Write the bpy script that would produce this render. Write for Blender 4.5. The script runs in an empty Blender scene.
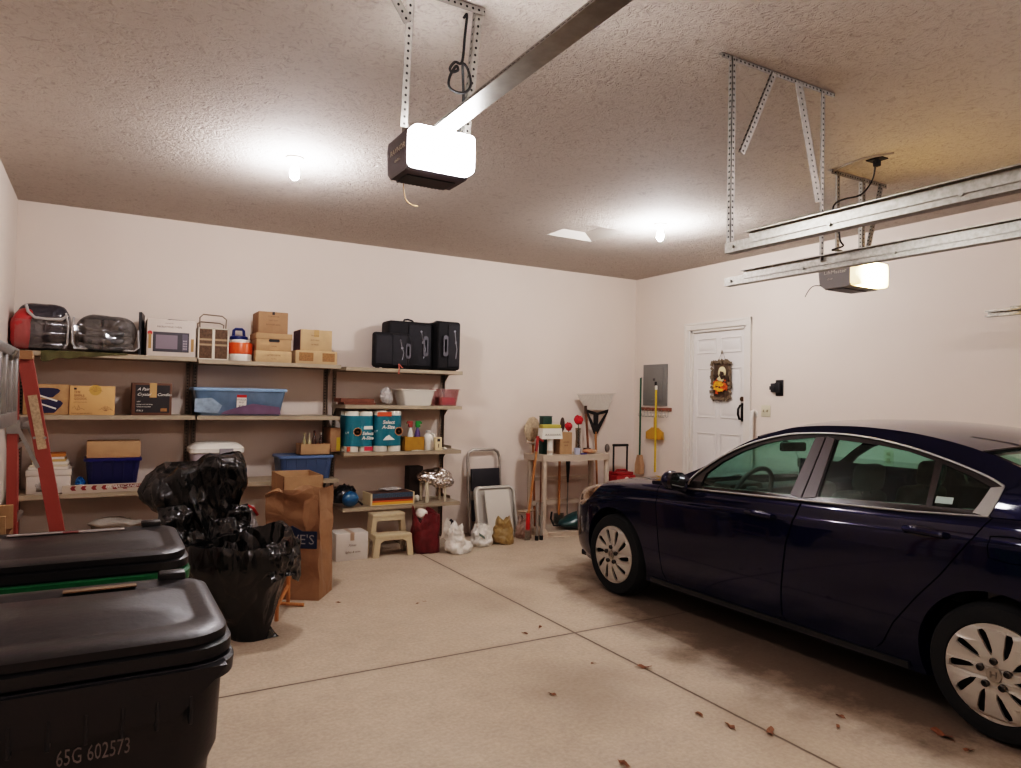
import bpy, bmesh, math, random
from mathutils import Vector, Matrix, noise
from mathutils.geometry import tessellate_polygon
PI = math.pi
S = bpy.context.scene
COL = S.collection
V = Vector

# ------------------------------------------------------------------ camera (measured once from the photograph's lines)
F_PX, YAW, PIT, ROL, CZ = 705.04, 0.5257, 0.0206, 0.0193, 1.58
FW = V((math.sin(YAW)*math.cos(PIT), math.cos(YAW)*math.cos(PIT), math.sin(PIT)))
R0 = V((math.cos(YAW), -math.sin(YAW), 0)); U0 = R0.cross(FW)
RT = R0*math.cos(ROL) + U0*math.sin(ROL); UP = U0*math.cos(ROL) - R0*math.sin(ROL)
EYE = V((0, 0, CZ))
def ray(x, y): return FW + RT*((x-510.5)/F_PX) - UP*((y-384)/F_PX)
def aY(x, y, Y): d = ray(x, y); return EYE + d*(Y/d.y)
def aX(x, y, X): d = ray(x, y); return EYE + d*(X/d.x)
def aZ(x, y, Z): d = ray(x, y); return EYE + d*((Z-CZ)/d.z)
cd = bpy.data.cameras.new('camera'); cam = bpy.data.objects.new('camera', cd); COL.objects.link(cam)
cd.sensor_width = 36; cd.lens = F_PX/1021*36; cd.clip_start = 0.02
cam.matrix_world = Matrix(((RT.x, UP.x, -FW.x, 0), (RT.y, UP.y, -FW.y, 0), (RT.z, UP.z, -FW.z, CZ), (0, 0, 0, 1)))
S.camera = cam

# ------------------------------------------------------------------ materials
def lin(c):
    if isinstance(c, str): c = tuple(int(c[i:i+2], 16) for i in (0, 2, 4))
    return tuple((v/255/12.92 if v <= 10 else ((v/255+.055)/1.055)**2.4) for v in c[:3]) + (1,)
MATS = {}
def mat(name, col=None, rough=.5, metal=0, var=0, vscale=8, bump=0, bscale=40, coat=0, spec=.5, emit=None, estr=0, col2=None, holes=False, bdist=.01, stretch=None, crease=0, cscale=6):
    if name in MATS: return MATS[name]
    m = bpy.data.materials.new(name); m.use_nodes = True; MATS[name] = m
    nt = m.node_tree; N, L = nt.nodes, nt.links
    b = N['Principled BSDF']
    b.inputs['Base Color'].default_value = lin(col); b.inputs['Roughness'].default_value = rough
    b.inputs['Metallic'].default_value = metal; b.inputs['Coat Weight'].default_value = coat
    b.inputs['Coat Roughness'].default_value = .05; b.inputs['Specular IOR Level'].default_value = spec
    tc = N.new('ShaderNodeTexCoord'); co = tc.outputs['Object']
    if stretch:
        mp = N.new('ShaderNodeMapping'); L.new(co, mp.inputs[0]); mp.inputs['Scale'].default_value = stretch; co = mp.outputs[0]
    if emit:
        b.inputs['Emission Color'].default_value = lin(emit); b.inputs['Emission Strength'].default_value = estr
    csock = None
    if var or col2:
        n = N.new('ShaderNodeTexNoise'); n.inputs['Scale'].default_value = vscale; n.inputs['Detail'].default_value = 5
        L.new(co, n.inputs['Vector'])
        r = N.new('ShaderNodeValToRGB'); L.new(n.outputs[0], r.inputs[0])
        c = lin(col); r.color_ramp.elements[0].position = .3; r.color_ramp.elements[1].position = .7
        if col2: r.color_ramp.elements[0].color = c; r.color_ramp.elements[1].color = lin(col2)
        else:
            r.color_ramp.elements[0].color = tuple(v*(1-var) for v in c[:3])+(1,); r.color_ramp.elements[1].color = tuple(min(1, v*(1+var)) for v in c[:3])+(1,)
        csock = r.outputs[0]
    if holes:      # punched slots down the flange: uv.x across (m), uv.y along (m)
        uv = N.new('ShaderNodeUVMap'); sp = N.new('ShaderNodeSeparateXYZ'); L.new(uv.outputs[0], sp.inputs[0])
        def mt(op, a, bb=None):
            q = N.new('ShaderNodeMath'); q.operation = op
            for i, x in enumerate((a, bb)):
                if x is None: continue
                if isinstance(x, (int, float)): q.inputs[i].default_value = x
                else: L.new(x, q.inputs[i])
            return q.outputs[0]
        fy = mt('SUBTRACT', mt('FRACT', mt('DIVIDE', sp.outputs[1], holes)), .5); fy = mt('MULTIPLY', fy, holes)
        d = mt('SQRT', mt('ADD', mt('POWER', fy, 2), mt('POWER', sp.outputs[0], 2)))
        h = mt('LESS_THAN', d, .0055 if holes < .03 else .007)
        mx = N.new('ShaderNodeMix'); mx.data_type = 'RGBA'; L.new(h, mx.inputs[0])
        if csock: L.new(csock, mx.inputs[6])
        else: mx.inputs[6].default_value = lin(col)
        mx.inputs[7].default_value = (.01, .009, .008, 1); csock = mx.outputs[2]
    if csock: L.new(csock, b.inputs['Base Color'])
    hs = None
    if bump:
        n = N.new('ShaderNodeTexNoise'); n.inputs['Scale'].default_value = bscale; n.inputs['Detail'].default_value = 4
        L.new(co, n.inputs['Vector'])
        bp = N.new('ShaderNodeBump'); bp.inputs['Strength'].default_value = bump; bp.inputs['Distance'].default_value = bdist
        L.new(n.outputs[0], bp.inputs['Height']); hs = bp.outputs[0]; L.new(hs, b.inputs['Normal'])
    if crease:
        n = N.new('ShaderNodeTexNoise'); n.inputs['Scale'].default_value = cscale*.6; n.inputs['Detail'].default_value = 2; L.new(co, n.inputs['Vector'])
        ad = N.new('ShaderNodeMixRGB'); ad.inputs[0].default_value = .18; L.new(co, ad.inputs[1]); L.new(n.outputs[1], ad.inputs[2])
        w = N.new('ShaderNodeTexVoronoi'); w.feature = 'DISTANCE_TO_EDGE'; w.inputs['Scale'].default_value = cscale; L.new(ad.outputs[0], w.inputs['Vector'])
        r2 = N.new('ShaderNodeValToRGB'); r2.color_ramp.elements[1].position = .35; L.new(w.outputs[0], r2.inputs[0])
        bp = N.new('ShaderNodeBump'); bp.inputs['Strength'].default_value = crease; bp.inputs['Distance'].default_value = .03
        L.new(r2.outputs[0], bp.inputs['Height'])
        if hs: L.new(hs, bp.inputs['Normal'])
        L.new(bp.outputs[0], b.inputs['Normal'])
    return m

def glassy(name, tint, refl=.08, rough=.0, spec_col='ffffff'):
    if name in MATS: return MATS[name]
    m = bpy.data.materials.new(name); m.use_nodes = True; MATS[name] = m
    nt = m.node_tree; N, L = nt.nodes, nt.links; N.clear()
    o = N.new('ShaderNodeOutputMaterial'); t = N.new('ShaderNodeBsdfTransparent'); g = N.new('ShaderNodeBsdfGlossy')
    t.inputs[0].default_value = lin(tint); g.inputs['Roughness'].default_value = rough; g.inputs[0].default_value = lin(spec_col)
    gm = N.new('ShaderNodeNewGeometry'); dt = N.new('ShaderNodeVectorMath'); dt.operation = 'DOT_PRODUCT'; L.new(gm.outputs['Normal'], dt.inputs[0]); L.new(gm.outputs['Incoming'], dt.inputs[1])
    def q_(op, a, b_):
        n = N.new('ShaderNodeMath'); n.operation = op; n.use_clamp = op == 'ADD'
        L.new(a, n.inputs[0]) if not isinstance(a, float) else setattr(n.inputs[0], 'default_value', a)
        L.new(b_, n.inputs[1]) if not isinstance(b_, float) else setattr(n.inputs[1], 'default_value', b_)
        return n
    ab_ = N.new('ShaderNodeMath'); ab_.operation = 'ABSOLUTE'; L.new(dt.outputs['Value'], ab_.inputs[0])
    ad = q_('ADD', q_('MULTIPLY', q_('POWER', q_('SUBTRACT', 1.0, ab_.outputs[0]).outputs[0], 5.0).outputs[0], .9).outputs[0], refl)      # Schlick, same from both sides
    mx = N.new('ShaderNodeMixShader'); L.new(ad.outputs[0], mx.inputs[0]); L.new(t.outputs[0], mx.inputs[1]); L.new(g.outputs[0], mx.inputs[2]); L.new(mx.outputs[0], o.inputs[0])
    return m

# ------------------------------------------------------------------ mesh builder
class MB:
    def __init__(s): s.bm = bmesh.new(); s.uv = s.bm.loops.layers.uv.new('UVMap')
    def box(s, c, d, rot=None, bev=0, seg=2):
        r = bmesh.ops.create_cube(s.bm, size=1); vs = r['verts']
        for v in vs:
            p = V((v.co.x*d[0], v.co.y*d[1], v.co.z*d[2]))
            v.co = (rot @ p if rot else p) + V(c)
        if bev:
            es = list({e for v in vs for e in v.link_edges}); bmesh.ops.bevel(s.bm, geom=es, offset=bev, segments=seg, profile=.5, affect='EDGES')
        return s
    def bx(s, x0, x1, y0, y1, z0, z1, bev=0, seg=2): return s.box(((x0+x1)/2, (y0+y1)/2, (z0+z1)/2), (x1-x0, y1-y0, z1-z0), None, bev, seg)
    def ring(s, pts): return [s.bm.verts.new(p) for p in pts]
    def skin(s, rings, close=True, caps=True, loop=False):
        R = [s.ring(r) for r in rings]; n = len(R[0])
        m = len(R)
        for i in range(m if loop else m-1):
            a, b = R[i], R[(i+1) % m]
            for j in range(n if close else n-1):
                k = (j+1) % n
                try: s.bm.faces.new((a[j], a[k], b[k], b[j]))
                except ValueError: pass
        if caps and not loop:
            for r in (R[0][::-1], R[-1]):
                try: s.bm.faces.new(r)
                except ValueError: pass
        return s
    def tube(s, pts, r, seg=8, closed=False, caps=True):
        P = [V(p) for p in pts]; n = len(P); rings = []; up = None
        for i, p in enumerate(P):
            if closed: t = P[(i+1) % n]-P[i-1]
            else: t = P[min(i+1, n-1)]-P[max(i-1, 0)]
            t.normalize()
            if up is None: up = V((0, 0, 1)) if abs(t.z) < .9 else V((1, 0, 0))
            a = t.cross(up).normalized(); b = a.cross(t).normalized(); up = b
            rr = r[i] if isinstance(r, (list, tuple)) else r
            rings.append([p + a*rr*math.cos(2*PI*k/seg) + b*rr*math.sin(2*PI*k/seg) for k in range(seg)])
        return s.skin(rings, True, caps, closed)
    def cyl(s, a, b, r, r2=None, seg=16): return s.tube([a, b], [r, r if r2 is None else r2], seg)
    def lathe(s, prof, c=(0, 0, 0), seg=24, axis='z', sx=1, sy=1, caps=True):
        rings = []
        for r, z in prof:
            ring = []
            for k in range(seg):
                a = 2*PI*k/seg; x, y = r*math.cos(a)*sx, r*math.sin(a)*sy
                p = V((x, y, z)) if axis == 'z' else (V((z, x, y)) if axis == 'x' else V((x, z, y)))
                ring.append(p+V(c))
            rings.append(ring)
        return s.skin(rings, True, caps)
    def prism(s, poly, f, d0, d1, holes=()):
        """poly/holes: lists of (a,b); f(a,b,d)->3D; faces at d0 and d1 plus the walls."""
        loops = [list(poly)] + [list(h) for h in holes]
        flat = [p for l in loops for p in l]
        tri = tessellate_polygon([[V((p[0], p[1], 0)) for p in l] for l in loops])
        A = [s.bm.verts.new(f(p[0], p[1], d0)) for p in flat]; B = [s.bm.verts.new(f(p[0], p[1], d1)) for p in flat]
        for t in tri:
            for q in ([A[i] for i in t], [B[i] for i in reversed(t)]):
                try: s.bm.faces.new(q)
                except ValueError: pass
        o = 0
        for l in loops:
            n = len(l)
            for i in range(n):
                j = (i+1) % n
                try: s.bm.faces.new((A[o+i], A[o+j], B[o+j], B[o+i]))
                except ValueError: pass
            o += n
        return s
    def ell(s, c, r, seg=20, rings=12, fn=None):
        R = []
        for i in range(1, rings):
            th = PI*i/rings
            R.append([V(c)+V((r[0]*math.sin(th)*math.cos(2*PI*k/seg), r[1]*math.sin(th)*math.sin(2*PI*k/seg), r[2]*math.cos(th))) for k in range(seg)])
        return s.skin(R)
    def grid(s, f, nu, nv):
        G = [[s.bm.verts.new(f(i/nu, j/nv)) for j in range(nv+1)] for i in range(nu+1)]
        for i in range(nu):
            for j in range(nv): s.bm.faces.new((G[i][j], G[i+1][j], G[i+1][j+1], G[i][j+1]))
        return s
    def flange(s, a, b, w, n, t=.003):
        """flat perforated strip from a to b, width along w (3D vector incl. length), thickness along n"""
        a, b, w = V(a), V(b), V(w); n = V(n).normalized()*t; L = (b-a).length; hw = w.length/2
        P = [a-w/2, a+w/2, b+w/2, b-w/2]; uv = [(-hw, 0), (hw, 0), (hw, L), (-hw, L)]
        for sg in (0, 1):
            vs = [s.bm.verts.new(p + n*sg) for p in P]
            fc = s.bm.faces.new(vs if sg else vs[::-1])
            for l in fc.loops: l[s.uv].uv = uv[vs.index(l.vert)]
            if sg:
                for i in range(4):
                    j = (i+1) % 4
                    q = s.bm.faces.new((old[i], old[j], vs[j], vs[i]))
                    for l in q.loops: l[s.uv].uv = (1, 1)
            old = vs
        return s
    def angle(s, a, b, w1, w2):
        """L-section perforated steel from a to b with flanges along w1 and w2"""
        a, b, w1, w2 = V(a), V(b), V(w1), V(w2)
        s.flange(a+w1/2, b+w1/2, w1, w2); s.flange(a+w2/2, b+w2/2, w2, w1); return s
    def sharp_noise(s, amp, sc, seed=0, amp2=0, sc2=20):
        o = V((seed*7.13, seed*3.7, seed*1.9))
        s.bm.normal_update()
        mv = []
        for v in s.bm.verts:
            q = noise.noise_vector(v.co*sc+o)*amp
            if amp2: q += v.normal*(abs(noise.noise(v.co*sc2+o))*amp2)
            mv.append(q)
        for v, q in zip(s.bm.verts, mv): v.co += q
        return s
    def xf(s, m):
        bmesh.ops.transform(s.bm, matrix=m, verts=s.bm.verts); return s
    def mesh(s, name, m, smooth=35):
        bmesh.ops.recalc_face_normals(s.bm, faces=s.bm.faces)
        me = bpy.data.meshes.new(name); s.bm.to_mesh(me); s.bm.free()
        for mm in (m if isinstance(m, (list, tuple)) else [m]): me.materials.append(mm)
        if smooth:
            me.polygons.foreach_set('use_smooth', [True]*len(me.polygons))
            if smooth < 180: me.set_sharp_from_angle(angle=math.radians(smooth))
        return me

def T(x=0, y=0, z=0): return Matrix.Translation((x, y, z))
def Rz(a): return Matrix.Rotation(a, 4, 'Z')
def Rx(a): return Matrix.Rotation(a, 4, 'X')
def Ry(a): return Matrix.Rotation(a, 4, 'Y')
INV = {}
def tag(o, label, cat, group=None):
    o['label'] = label; o['category'] = cat
    if group: o['group'] = group
    return o
def thing(name, label, cat, loc=(0, 0, 0), rz=0, group=None):
    o = bpy.data.objects.new(name, None); COL.objects.link(o); o.empty_display_size = .1
    o.location = loc; o.rotation_euler = (0, 0, rz); INV[o.name] = (T(*loc) @ Rz(rz)).inverted()
    return tag(o, label, cat, group)
def part(name, mb, m, root, label=None, world=False, smooth=35):
    if world: mb.xf(INV[root.name])
    o = bpy.data.objects.new(name, mb.mesh(name, m, smooth)); COL.objects.link(o); o.parent = root
    INV[o.name] = INV.get(root.name, Matrix())
    if label: o['label'] = label
    return o
def single(name, label, cat, mb, m, loc=(0, 0, 0), rz=0, group=None, smooth=35):
    o = bpy.data.objects.new(name, mb.mesh(name, m, smooth)); COL.objects.link(o); o.location = loc; o.rotation_euler = (0, 0, rz)
    INV[o.name] = (T(*loc) @ Rz(rz)).inverted()
    return tag(o, label, cat, group)
def struct(name, mb, m, smooth=35):
    o = bpy.data.objects.new(name, mb.mesh(name, m, smooth)); COL.objects.link(o); o['kind'] = 'structure'; return o
def text(name, body, h, m, root, mx, align='CENTER', shear=0, depth=.0006, lab=None, sp=1, width=None, bold=0):
    cu = bpy.data.curves.new(name, 'FONT'); cu.body = body; cu.size = h; cu.extrude = depth; cu.align_x = align; cu.align_y = 'CENTER'; cu.shear = shear; cu.resolution_u = 2; cu.space_character = sp; cu.offset = bold
    t = bpy.data.objects.new(name, cu); COL.objects.link(t)
    bpy.context.view_layer.update()
    me = bpy.data.meshes.new_from_object(t.evaluated_get(bpy.context.evaluated_depsgraph_get()))
    bpy.data.objects.remove(t); bpy.data.curves.remove(cu)
    if width:
        xs = [v.co.x for v in me.vertices]; w = max(xs)-min(xs); me.transform(Matrix.Diagonal((width/w, 1, 1, 1)))
    me.transform(mx); me.materials.clear(); me.materials.append(m); me.name = name
    o = bpy.data.objects.new(name, me); COL.objects.link(o); o.parent = root
    if lab: o['label'] = lab
    return o
FRONT = Rx(PI/2)                    # lettering on a face that looks towards -Y
LEFT = Rz(-PI/2) @ Rx(PI/2)         # lettering on a face that looks towards -X
def boolean(a, b, op):
    """a, b: temporary objects; returns a new mesh"""
    md = a.modifiers.new('b', 'BOOLEAN'); md.operation = op; md.solver = 'EXACT'; md.object = b
    need = len(a.data.polygons)*.5 if op == 'DIFFERENCE' else 1
    for k in range(6):                     # a degenerate contact can empty the result: nudge the cutter and retry
        b.location = (.0007*k, .0011*k, .0005*k); md.solver = 'EXACT' if k < 5 else 'FAST'
        bpy.context.view_layer.update()
        me = bpy.data.meshes.new_from_object(a.evaluated_get(bpy.context.evaluated_depsgraph_get()))
        if len(me.polygons) >= need: break
        print('boolean retry', op, k, len(me.polygons), need)
    a.modifiers.remove(md); return me
def tmp(mb_or_me):
    me = mb_or_me.mesh('t', [], 0) if isinstance(mb_or_me, MB) else mb_or_me
    o = bpy.data.objects.new('t', me); COL.objects.link(o); return o

def rrect(w, d, r, n=5):
    """rounded rectangle outline, list of (x, y)"""
    P = []
    for cx, cy, a0 in ((w/2-r, d/2-r, 0), (-w/2+r, d/2-r, PI/2), (-w/2+r, -d/2+r, PI), (w/2-r, -d/2+r, 3*PI/2)):
        for k in range(n+1):
            a = a0+PI/2*k/n; P.append((cx+r*math.cos(a), cy+r*math.sin(a)))
    return P
def rloft(mb, secs, n=5, caps=True):
    """secs: (z, w, d, r[, ox, oy])"""
    rings = []
    for q in secs:
        ox, oy = (q[4], q[5]) if len(q) > 5 else (0, 0)
        rings.append([(x+ox, y+oy, q[0]) for x, y in rrect(q[1], q[2], q[3], n)])
    return mb.skin(rings, True, caps)

# shared materials
GALV = mat('galvanized_steel', '8f8b83', .38, .85, var=.25, vscale=60)
GALVH = mat('perforated_steel', '95918a', .45, .75, var=.2, vscale=40, holes=.028)
DARKH = mat('perforated_shelf_post', '7a6c5e', .5, .3, holes=.03)
SHELF = mat('beige_shelf_paint', '9c8d78', .45, .1, var=.06, vscale=5)
KRAFT = mat('kraft_cardboard', 'a5825f', .8, var=.08, vscale=12, bump=.1, bscale=90)
KRAFT2 = mat('pale_cardboard', 'b39470', .8, var=.08, vscale=12, bump=.1, bscale=90)
KRAFTD = mat('brown_cardboard', '947153', .82, var=.1, vscale=10, bump=.1, bscale=90)
TAPE = mat('packing_tape', 'b08a5a', .25, coat=.5)
BLACKP = mat('black_plastic', '131214', .38, bump=.08, bscale=120)
INK = mat('black_ink', '1d1916', .7)
INKB = mat('brown_ink', '6a4a30', .8)
WHITEP = mat('white_plastic', 'd8d3c8', .4)
CHROME = mat('chrome', 'd8d6d0', .12, 1)
ALU = mat('aluminium', '9a9a98', .35, .9, var=.1, vscale=20)
BLACKR = mat('black_rubber', '0e0e0e', .7)
WHITEC = mat('white_ink', 'd9d4c8', .7)
WOOD = mat('light_wood', 'a9713f', .55, var=.25, vscale=14, stretch=(6, 6, .6))
WOODD = mat('dark_wood', '6b4024', .55, var=.25, vscale=14, stretch=(6, 6, .6))
RED = mat('red_plastic', 'b3241c', .4)

# ------------------------------------------------------------------ room
XL, XR, YB, YF, H = -.666, 6.2326, 7.3964, -.9, 3.2165
J1, J2 = 2.8224, 3.9315
def wall_mat(name, c):
    m = mat(name, c, .85, var=.02, vscale=1.2, bump=.12, bscale=180, bdist=.002, spec=.2); return m
WALL = wall_mat('painted_wall', 'd7c9bd')
# ceiling: stomped plaster texture
CE = mat('textured_ceiling', 'c9bcae', .9, spec=.15)
nt = CE.node_tree; N, L = nt.nodes, nt.links; b = N['Principled BSDF']; tc = N.new('ShaderNodeTexCoord')
n1 = N.new('ShaderNodeTexNoise'); n1.inputs['Scale'].default_value = 17; n1.inputs['Detail'].default_value = 5; n1.inputs['Roughness'].default_value = .62; n1.inputs['Distortion'].default_value = 1.2
n2 = N.new('ShaderNodeTexVoronoi'); n2.inputs['Scale'].default_value = 16; n2.feature = 'F1'
n3 = N.new('ShaderNodeTexNoise'); n3.inputs['Scale'].default_value = 42; n3.inputs['Detail'].default_value = 2
for n in (n1, n2, n3): L.new(tc.outputs['Object'], n.inputs['Vector'])
ab = N.new('ShaderNodeMath'); ab.operation = 'SUBTRACT'; ab.inputs[1].default_value = .5; L.new(n1.outputs[0], ab.inputs[0])
ab2 = N.new('ShaderNodeMath'); ab2.operation = 'ABSOLUTE'; L.new(ab.outputs[0], ab2.inputs[0])
mu = N.new('ShaderNodeMath'); mu.operation = 'MULTIPLY_ADD'; mu.inputs[1].default_value = -1.6; mu.inputs[2].default_value = .5; L.new(ab2.outputs[0], mu.inputs[0])
m2 = N.new('ShaderNodeMath'); m2.operation = 'MULTIPLY_ADD'; m2.inputs[1].default_value = .22; L.new(n3.outputs[0], m2.inputs[0]); L.new(mu.outputs[0], m2.inputs[2])
bp = N.new('ShaderNodeBump'); bp.inputs['Strength'].default_value = .75; bp.inputs['Distance'].default_value = .04
L.new(m2.outputs[0], bp.inputs['Height']); L.new(bp.outputs[0], b.inputs['Normal'])
rp = N.new('ShaderNodeValToRGB'); rp.color_ramp.elements[0].position = .18; rp.color_ramp.elements[1].position = .55
rp.color_ramp.elements[0].color = lin('aca096'); rp.color_ramp.elements[1].color = lin('c8bdb3'); L.new(m2.outputs[0], rp.inputs[0]); L.new(rp.outputs[0], b.inputs['Base Color'])

# floor: concrete with saw-cut control joints, tyre grime where the car stands
FL = mat('concrete_floor', 'b8a896', .62, spec=.35)
nt = FL.node_tree; N, L = nt.nodes, nt.links; b = N['Principled BSDF']; tc = N.new('ShaderNodeTexCoord'); sp = N.new('ShaderNodeSeparateXYZ'); L.new(tc.outputs['Object'], sp.inputs[0])
def mt(op, a, bb=None, c=None):
    q = N.new('ShaderNodeMath'); q.operation = op
    for i, x in enumerate((a, bb, c)):
        if x is None: continue
        if isinstance(x, (int, float)): q.inputs[i].default_value = x
        else: L.new(x, q.inputs[i])
    return q.outputs[0]
def tn(sc, det=6, rg=.6):
    n = N.new('ShaderNodeTexNoise'); n.inputs['Scale'].default_value = sc; n.inputs['Detail'].default_value = det; n.inputs['Roughness'].default_value = rg; L.new(tc.outputs['Object'], n.inputs['Vector']); return n.outputs[0]
def ramp(s, p0, c0, p1, c1):
    r = N.new('ShaderNodeValToRGB'); r.color_ramp.elements[0].position = p0; r.color_ramp.elements[1].position = p1; r.color_ramp.elements[0].color = c0; r.color_ramp.elements[1].color = c1; L.new(s, r.inputs[0]); return r.outputs[0]
def mixc(f, a, bb, mode='MIX'):
    q = N.new('ShaderNodeMix'); q.data_type = 'RGBA'; q.blend_type = mode
    if isinstance(f, (int, float)): q.inputs[0].default_value = f
    else: L.new(f, q.inputs[0])
    for i, x in ((6, a), (7, bb)):
        if isinstance(x, tuple): q.inputs[i].default_value = x
        else: L.new(x, q.inputs[i])
    return q.outputs[2]
base = ramp(tn(1.1), .3, lin('a89682'), .7, lin('c4b4a0'))
base = mixc(.5, base, ramp(tn(7, 8, .7), .3, lin('9c8a78'), .72, lin('cabaa6')))
base = mixc(.25, base, ramp(tn(45, 4), .35, lin('8d7c6c'), .65, lin('cbbba8')))
# grime patches: under the car and scuffs on the open floor
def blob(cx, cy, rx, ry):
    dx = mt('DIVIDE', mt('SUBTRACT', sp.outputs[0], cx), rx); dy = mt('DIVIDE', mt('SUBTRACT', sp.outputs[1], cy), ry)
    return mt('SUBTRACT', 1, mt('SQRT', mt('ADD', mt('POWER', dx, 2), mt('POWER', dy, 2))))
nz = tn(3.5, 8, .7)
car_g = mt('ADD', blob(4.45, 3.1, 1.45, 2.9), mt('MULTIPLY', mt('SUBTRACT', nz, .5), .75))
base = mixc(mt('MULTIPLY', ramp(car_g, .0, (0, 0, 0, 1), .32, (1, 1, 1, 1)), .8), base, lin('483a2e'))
for cx, cy, rx, ry, k in ((2.35, 3.15, .5, .55, .34), (2.6, 4.9, .6, .6, .2), (2.95, 2.4, .5, .6, .25), (3.6, 5.3, .5, .5, .3)):
    g = mt('ADD', blob(cx, cy, rx, ry), mt('MULTIPLY', mt('SUBTRACT', nz, .5), 1.6))
    base = mixc(mt('MULTIPLY', ramp(g, .1, (0, 0, 0, 1), .7, (1, 1, 1, 1)), k), base, lin('6a5848'))
d1 = mt('ABSOLUTE', mt('SUBTRACT', sp.outputs[0], mt('ADD', J1, mt('MULTIPLY', mt('SUBTRACT', tn(9), .5), .006))))
d2 = mt('ABSOLUTE', mt('SUBTRACT', sp.outputs[1], mt('ADD', J2, mt('MULTIPLY', mt('SUBTRACT', tn(9), .5), .006))))
dj = mt('MINIMUM', d1, d2)
base = mixc(ramp(dj, .003, (1, 1, 1, 1), .012, (0, 0, 0, 1)), base, lin('54463a'))
base = mixc(mt('MULTIPLY', ramp(dj, .0, (1, 1, 1, 1), .06, (0, 0, 0, 1)), .18), base, lin('6e5f50'))
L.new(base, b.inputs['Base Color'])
bp = N.new('ShaderNodeBump'); bp.inputs['Strength'].default_value = .15; bp.inputs['Distance'].default_value = .004; L.new(tn(60), bp.inputs['Height'])
bp2 = N.new('ShaderNodeBump'); bp2.inputs['Strength'].default_value = .8; bp2.inputs['Distance'].default_value = .006; L.new(ramp(dj, .002, (0, 0, 0, 1), .008, (1, 1, 1, 1)), bp2.inputs['Height']); L.new(bp.outputs[0], bp2.inputs['Normal']); L.new(bp2.outputs[0], b.inputs['Normal'])
L.new(ramp(nz, .35, (.5, .5, .5, 1), .7, (.72, .72, .72, 1)), b.inputs['Roughness'])

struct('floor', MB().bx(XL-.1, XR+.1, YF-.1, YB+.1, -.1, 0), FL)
HX0, HX1, HY0, HY1 = 3.79, 4.345, 5.33, 5.87          # attic hatch opening
mb = MB()
for q in ((XL-.1, HX0, YF-.1, YB+.1), (HX1, XR+.1, YF-.1, YB+.1), (HX0, HX1, YF-.1, HY0), (HX0, HX1, HY1, YB+.1)): mb.bx(q[0], q[1], q[2], q[3], H, H+.12)
struct('ceiling', mb, CE)
struct('wall_back', MB().bx(XL, XR, YB, YB+.1, 0, H), WALL)
struct('wall_left', MB().bx(XL-.1, XL, YF, YB, 0, H), WALL)
DY0, DY1, DZ0, DZ1 = 5.50, 6.36, .42, 2.45           # door opening in the right wall
mb = MB(); mb.bx(XR, XR+.12, YF, DY0, 0, H).bx(XR, XR+.12, DY1, YB, 0, H).bx(XR, XR+.12, DY0, DY1, 0, DZ0).bx(XR, XR+.12, DY0, DY1, DZ1, H)
struct('wall_right', mb, WALL)
struct('wall_front', MB().bx(XL, XR, YF-.1, YF, 0, H), WALL)

# attic hatch: shallow splayed recess with a lid
hr = thing('attic_hatch', 'square attic access hatch with white splayed frame set in the ceiling', 'hatch', (0, 0, 0))
ix0, ix1, iy0, iy1, hh = 3.91, 4.18, 5.42, 5.77, H+.055
mb = MB()
o4 = [(HX0, HY0), (HX1, HY0), (HX1, HY1), (HX0, HY1)]; i4 = [(ix0, iy0), (ix1, iy0), (ix1, iy1), (ix0, iy1)]
for k in range(4):
    j = (k+1) % 4
    mb.skin([[(*o4[k], H), (*o4[j], H), (*o4[j], H+.09), (*o4[k], H+.09)], [(*i4[k], hh), (*i4[j], hh), (*i4[j], H+.09), (*i4[k], H+.09)]])
part('splayed_frame', mb, mat('hatch_paint', 'd8d0c6', .7), hr, smooth=0)
part('lid', MB().bx(ix0-.01, ix1+.01, iy0-.01, iy1+.01, hh, hh+.03), CE, hr)

# door in the right wall
DOORP = mat('door_paint', 'd8d2cc', .5)
dr = bpy.data.objects.new('door_1', None); COL.objects.link(dr); dr['kind'] = 'structure'
def onwall(a, b, d): return V((XR-d, a, b))          # d = how far it stands out from the wall face
mb = MB()
mb.bx(XR+.03, XR+.07, DY0+.03, DY1-.03, DZ0, DZ1-.03)
# six raised panels
for y0, y1 in ((5.60, 5.885), (5.975, 6.26)):
    for z0, z1 in ((2.175, 2.33), (1.41, 1.975), (.62, 1.205)):
        rings = []
        for ins, X in ((.02, XR+.031), (.028, XR+.027), (.05, XR+.021)):
            rings.append([V((X, y, z)) for y, z in ((y0+ins, z0+ins), (y1-ins, z0+ins), (y1-ins, z1-ins), (y0+ins, z1-ins))])
        mb.skin(rings, True, True)
        for (ya, yb, za, zb) in ((y0-.012, y1+.012, z1, z1+.014), (y0-.012, y1+.012, z0-.014, z0), (y0-.012, y0, z0, z1), (y1, y1+.012, z0, z1)):
            mb.bx(XR+.020, XR+.032, ya, yb, za, zb, .004, 1)
o = part('door_slab', mb, DOORP, dr); o['kind'] = 'structure'
mb = MB(); mb.bx(XR-.001, XR+.11, DY0, DY0+.028, DZ0, DZ1).bx(XR-.001, XR+.11, DY1-.028, DY1, DZ0, DZ1).bx(XR-.001, XR+.11, DY0, DY1, DZ1-.028, DZ1)
part('door_jamb', mb, mat('trim_paint', 'd6cec4', .45), dr)
mb = MB()
for a in ((XR-.022, XR, DY1, DY1+.085, DZ0-.05, DZ1+.09), (XR-.022, XR, DY0-.085, DY0, DZ0-.05, DZ1+.09), (XR-.024, XR, DY0-.085, DY1+.085, DZ1, DZ1+.09)): mb.bx(*a, .006, 1)
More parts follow.
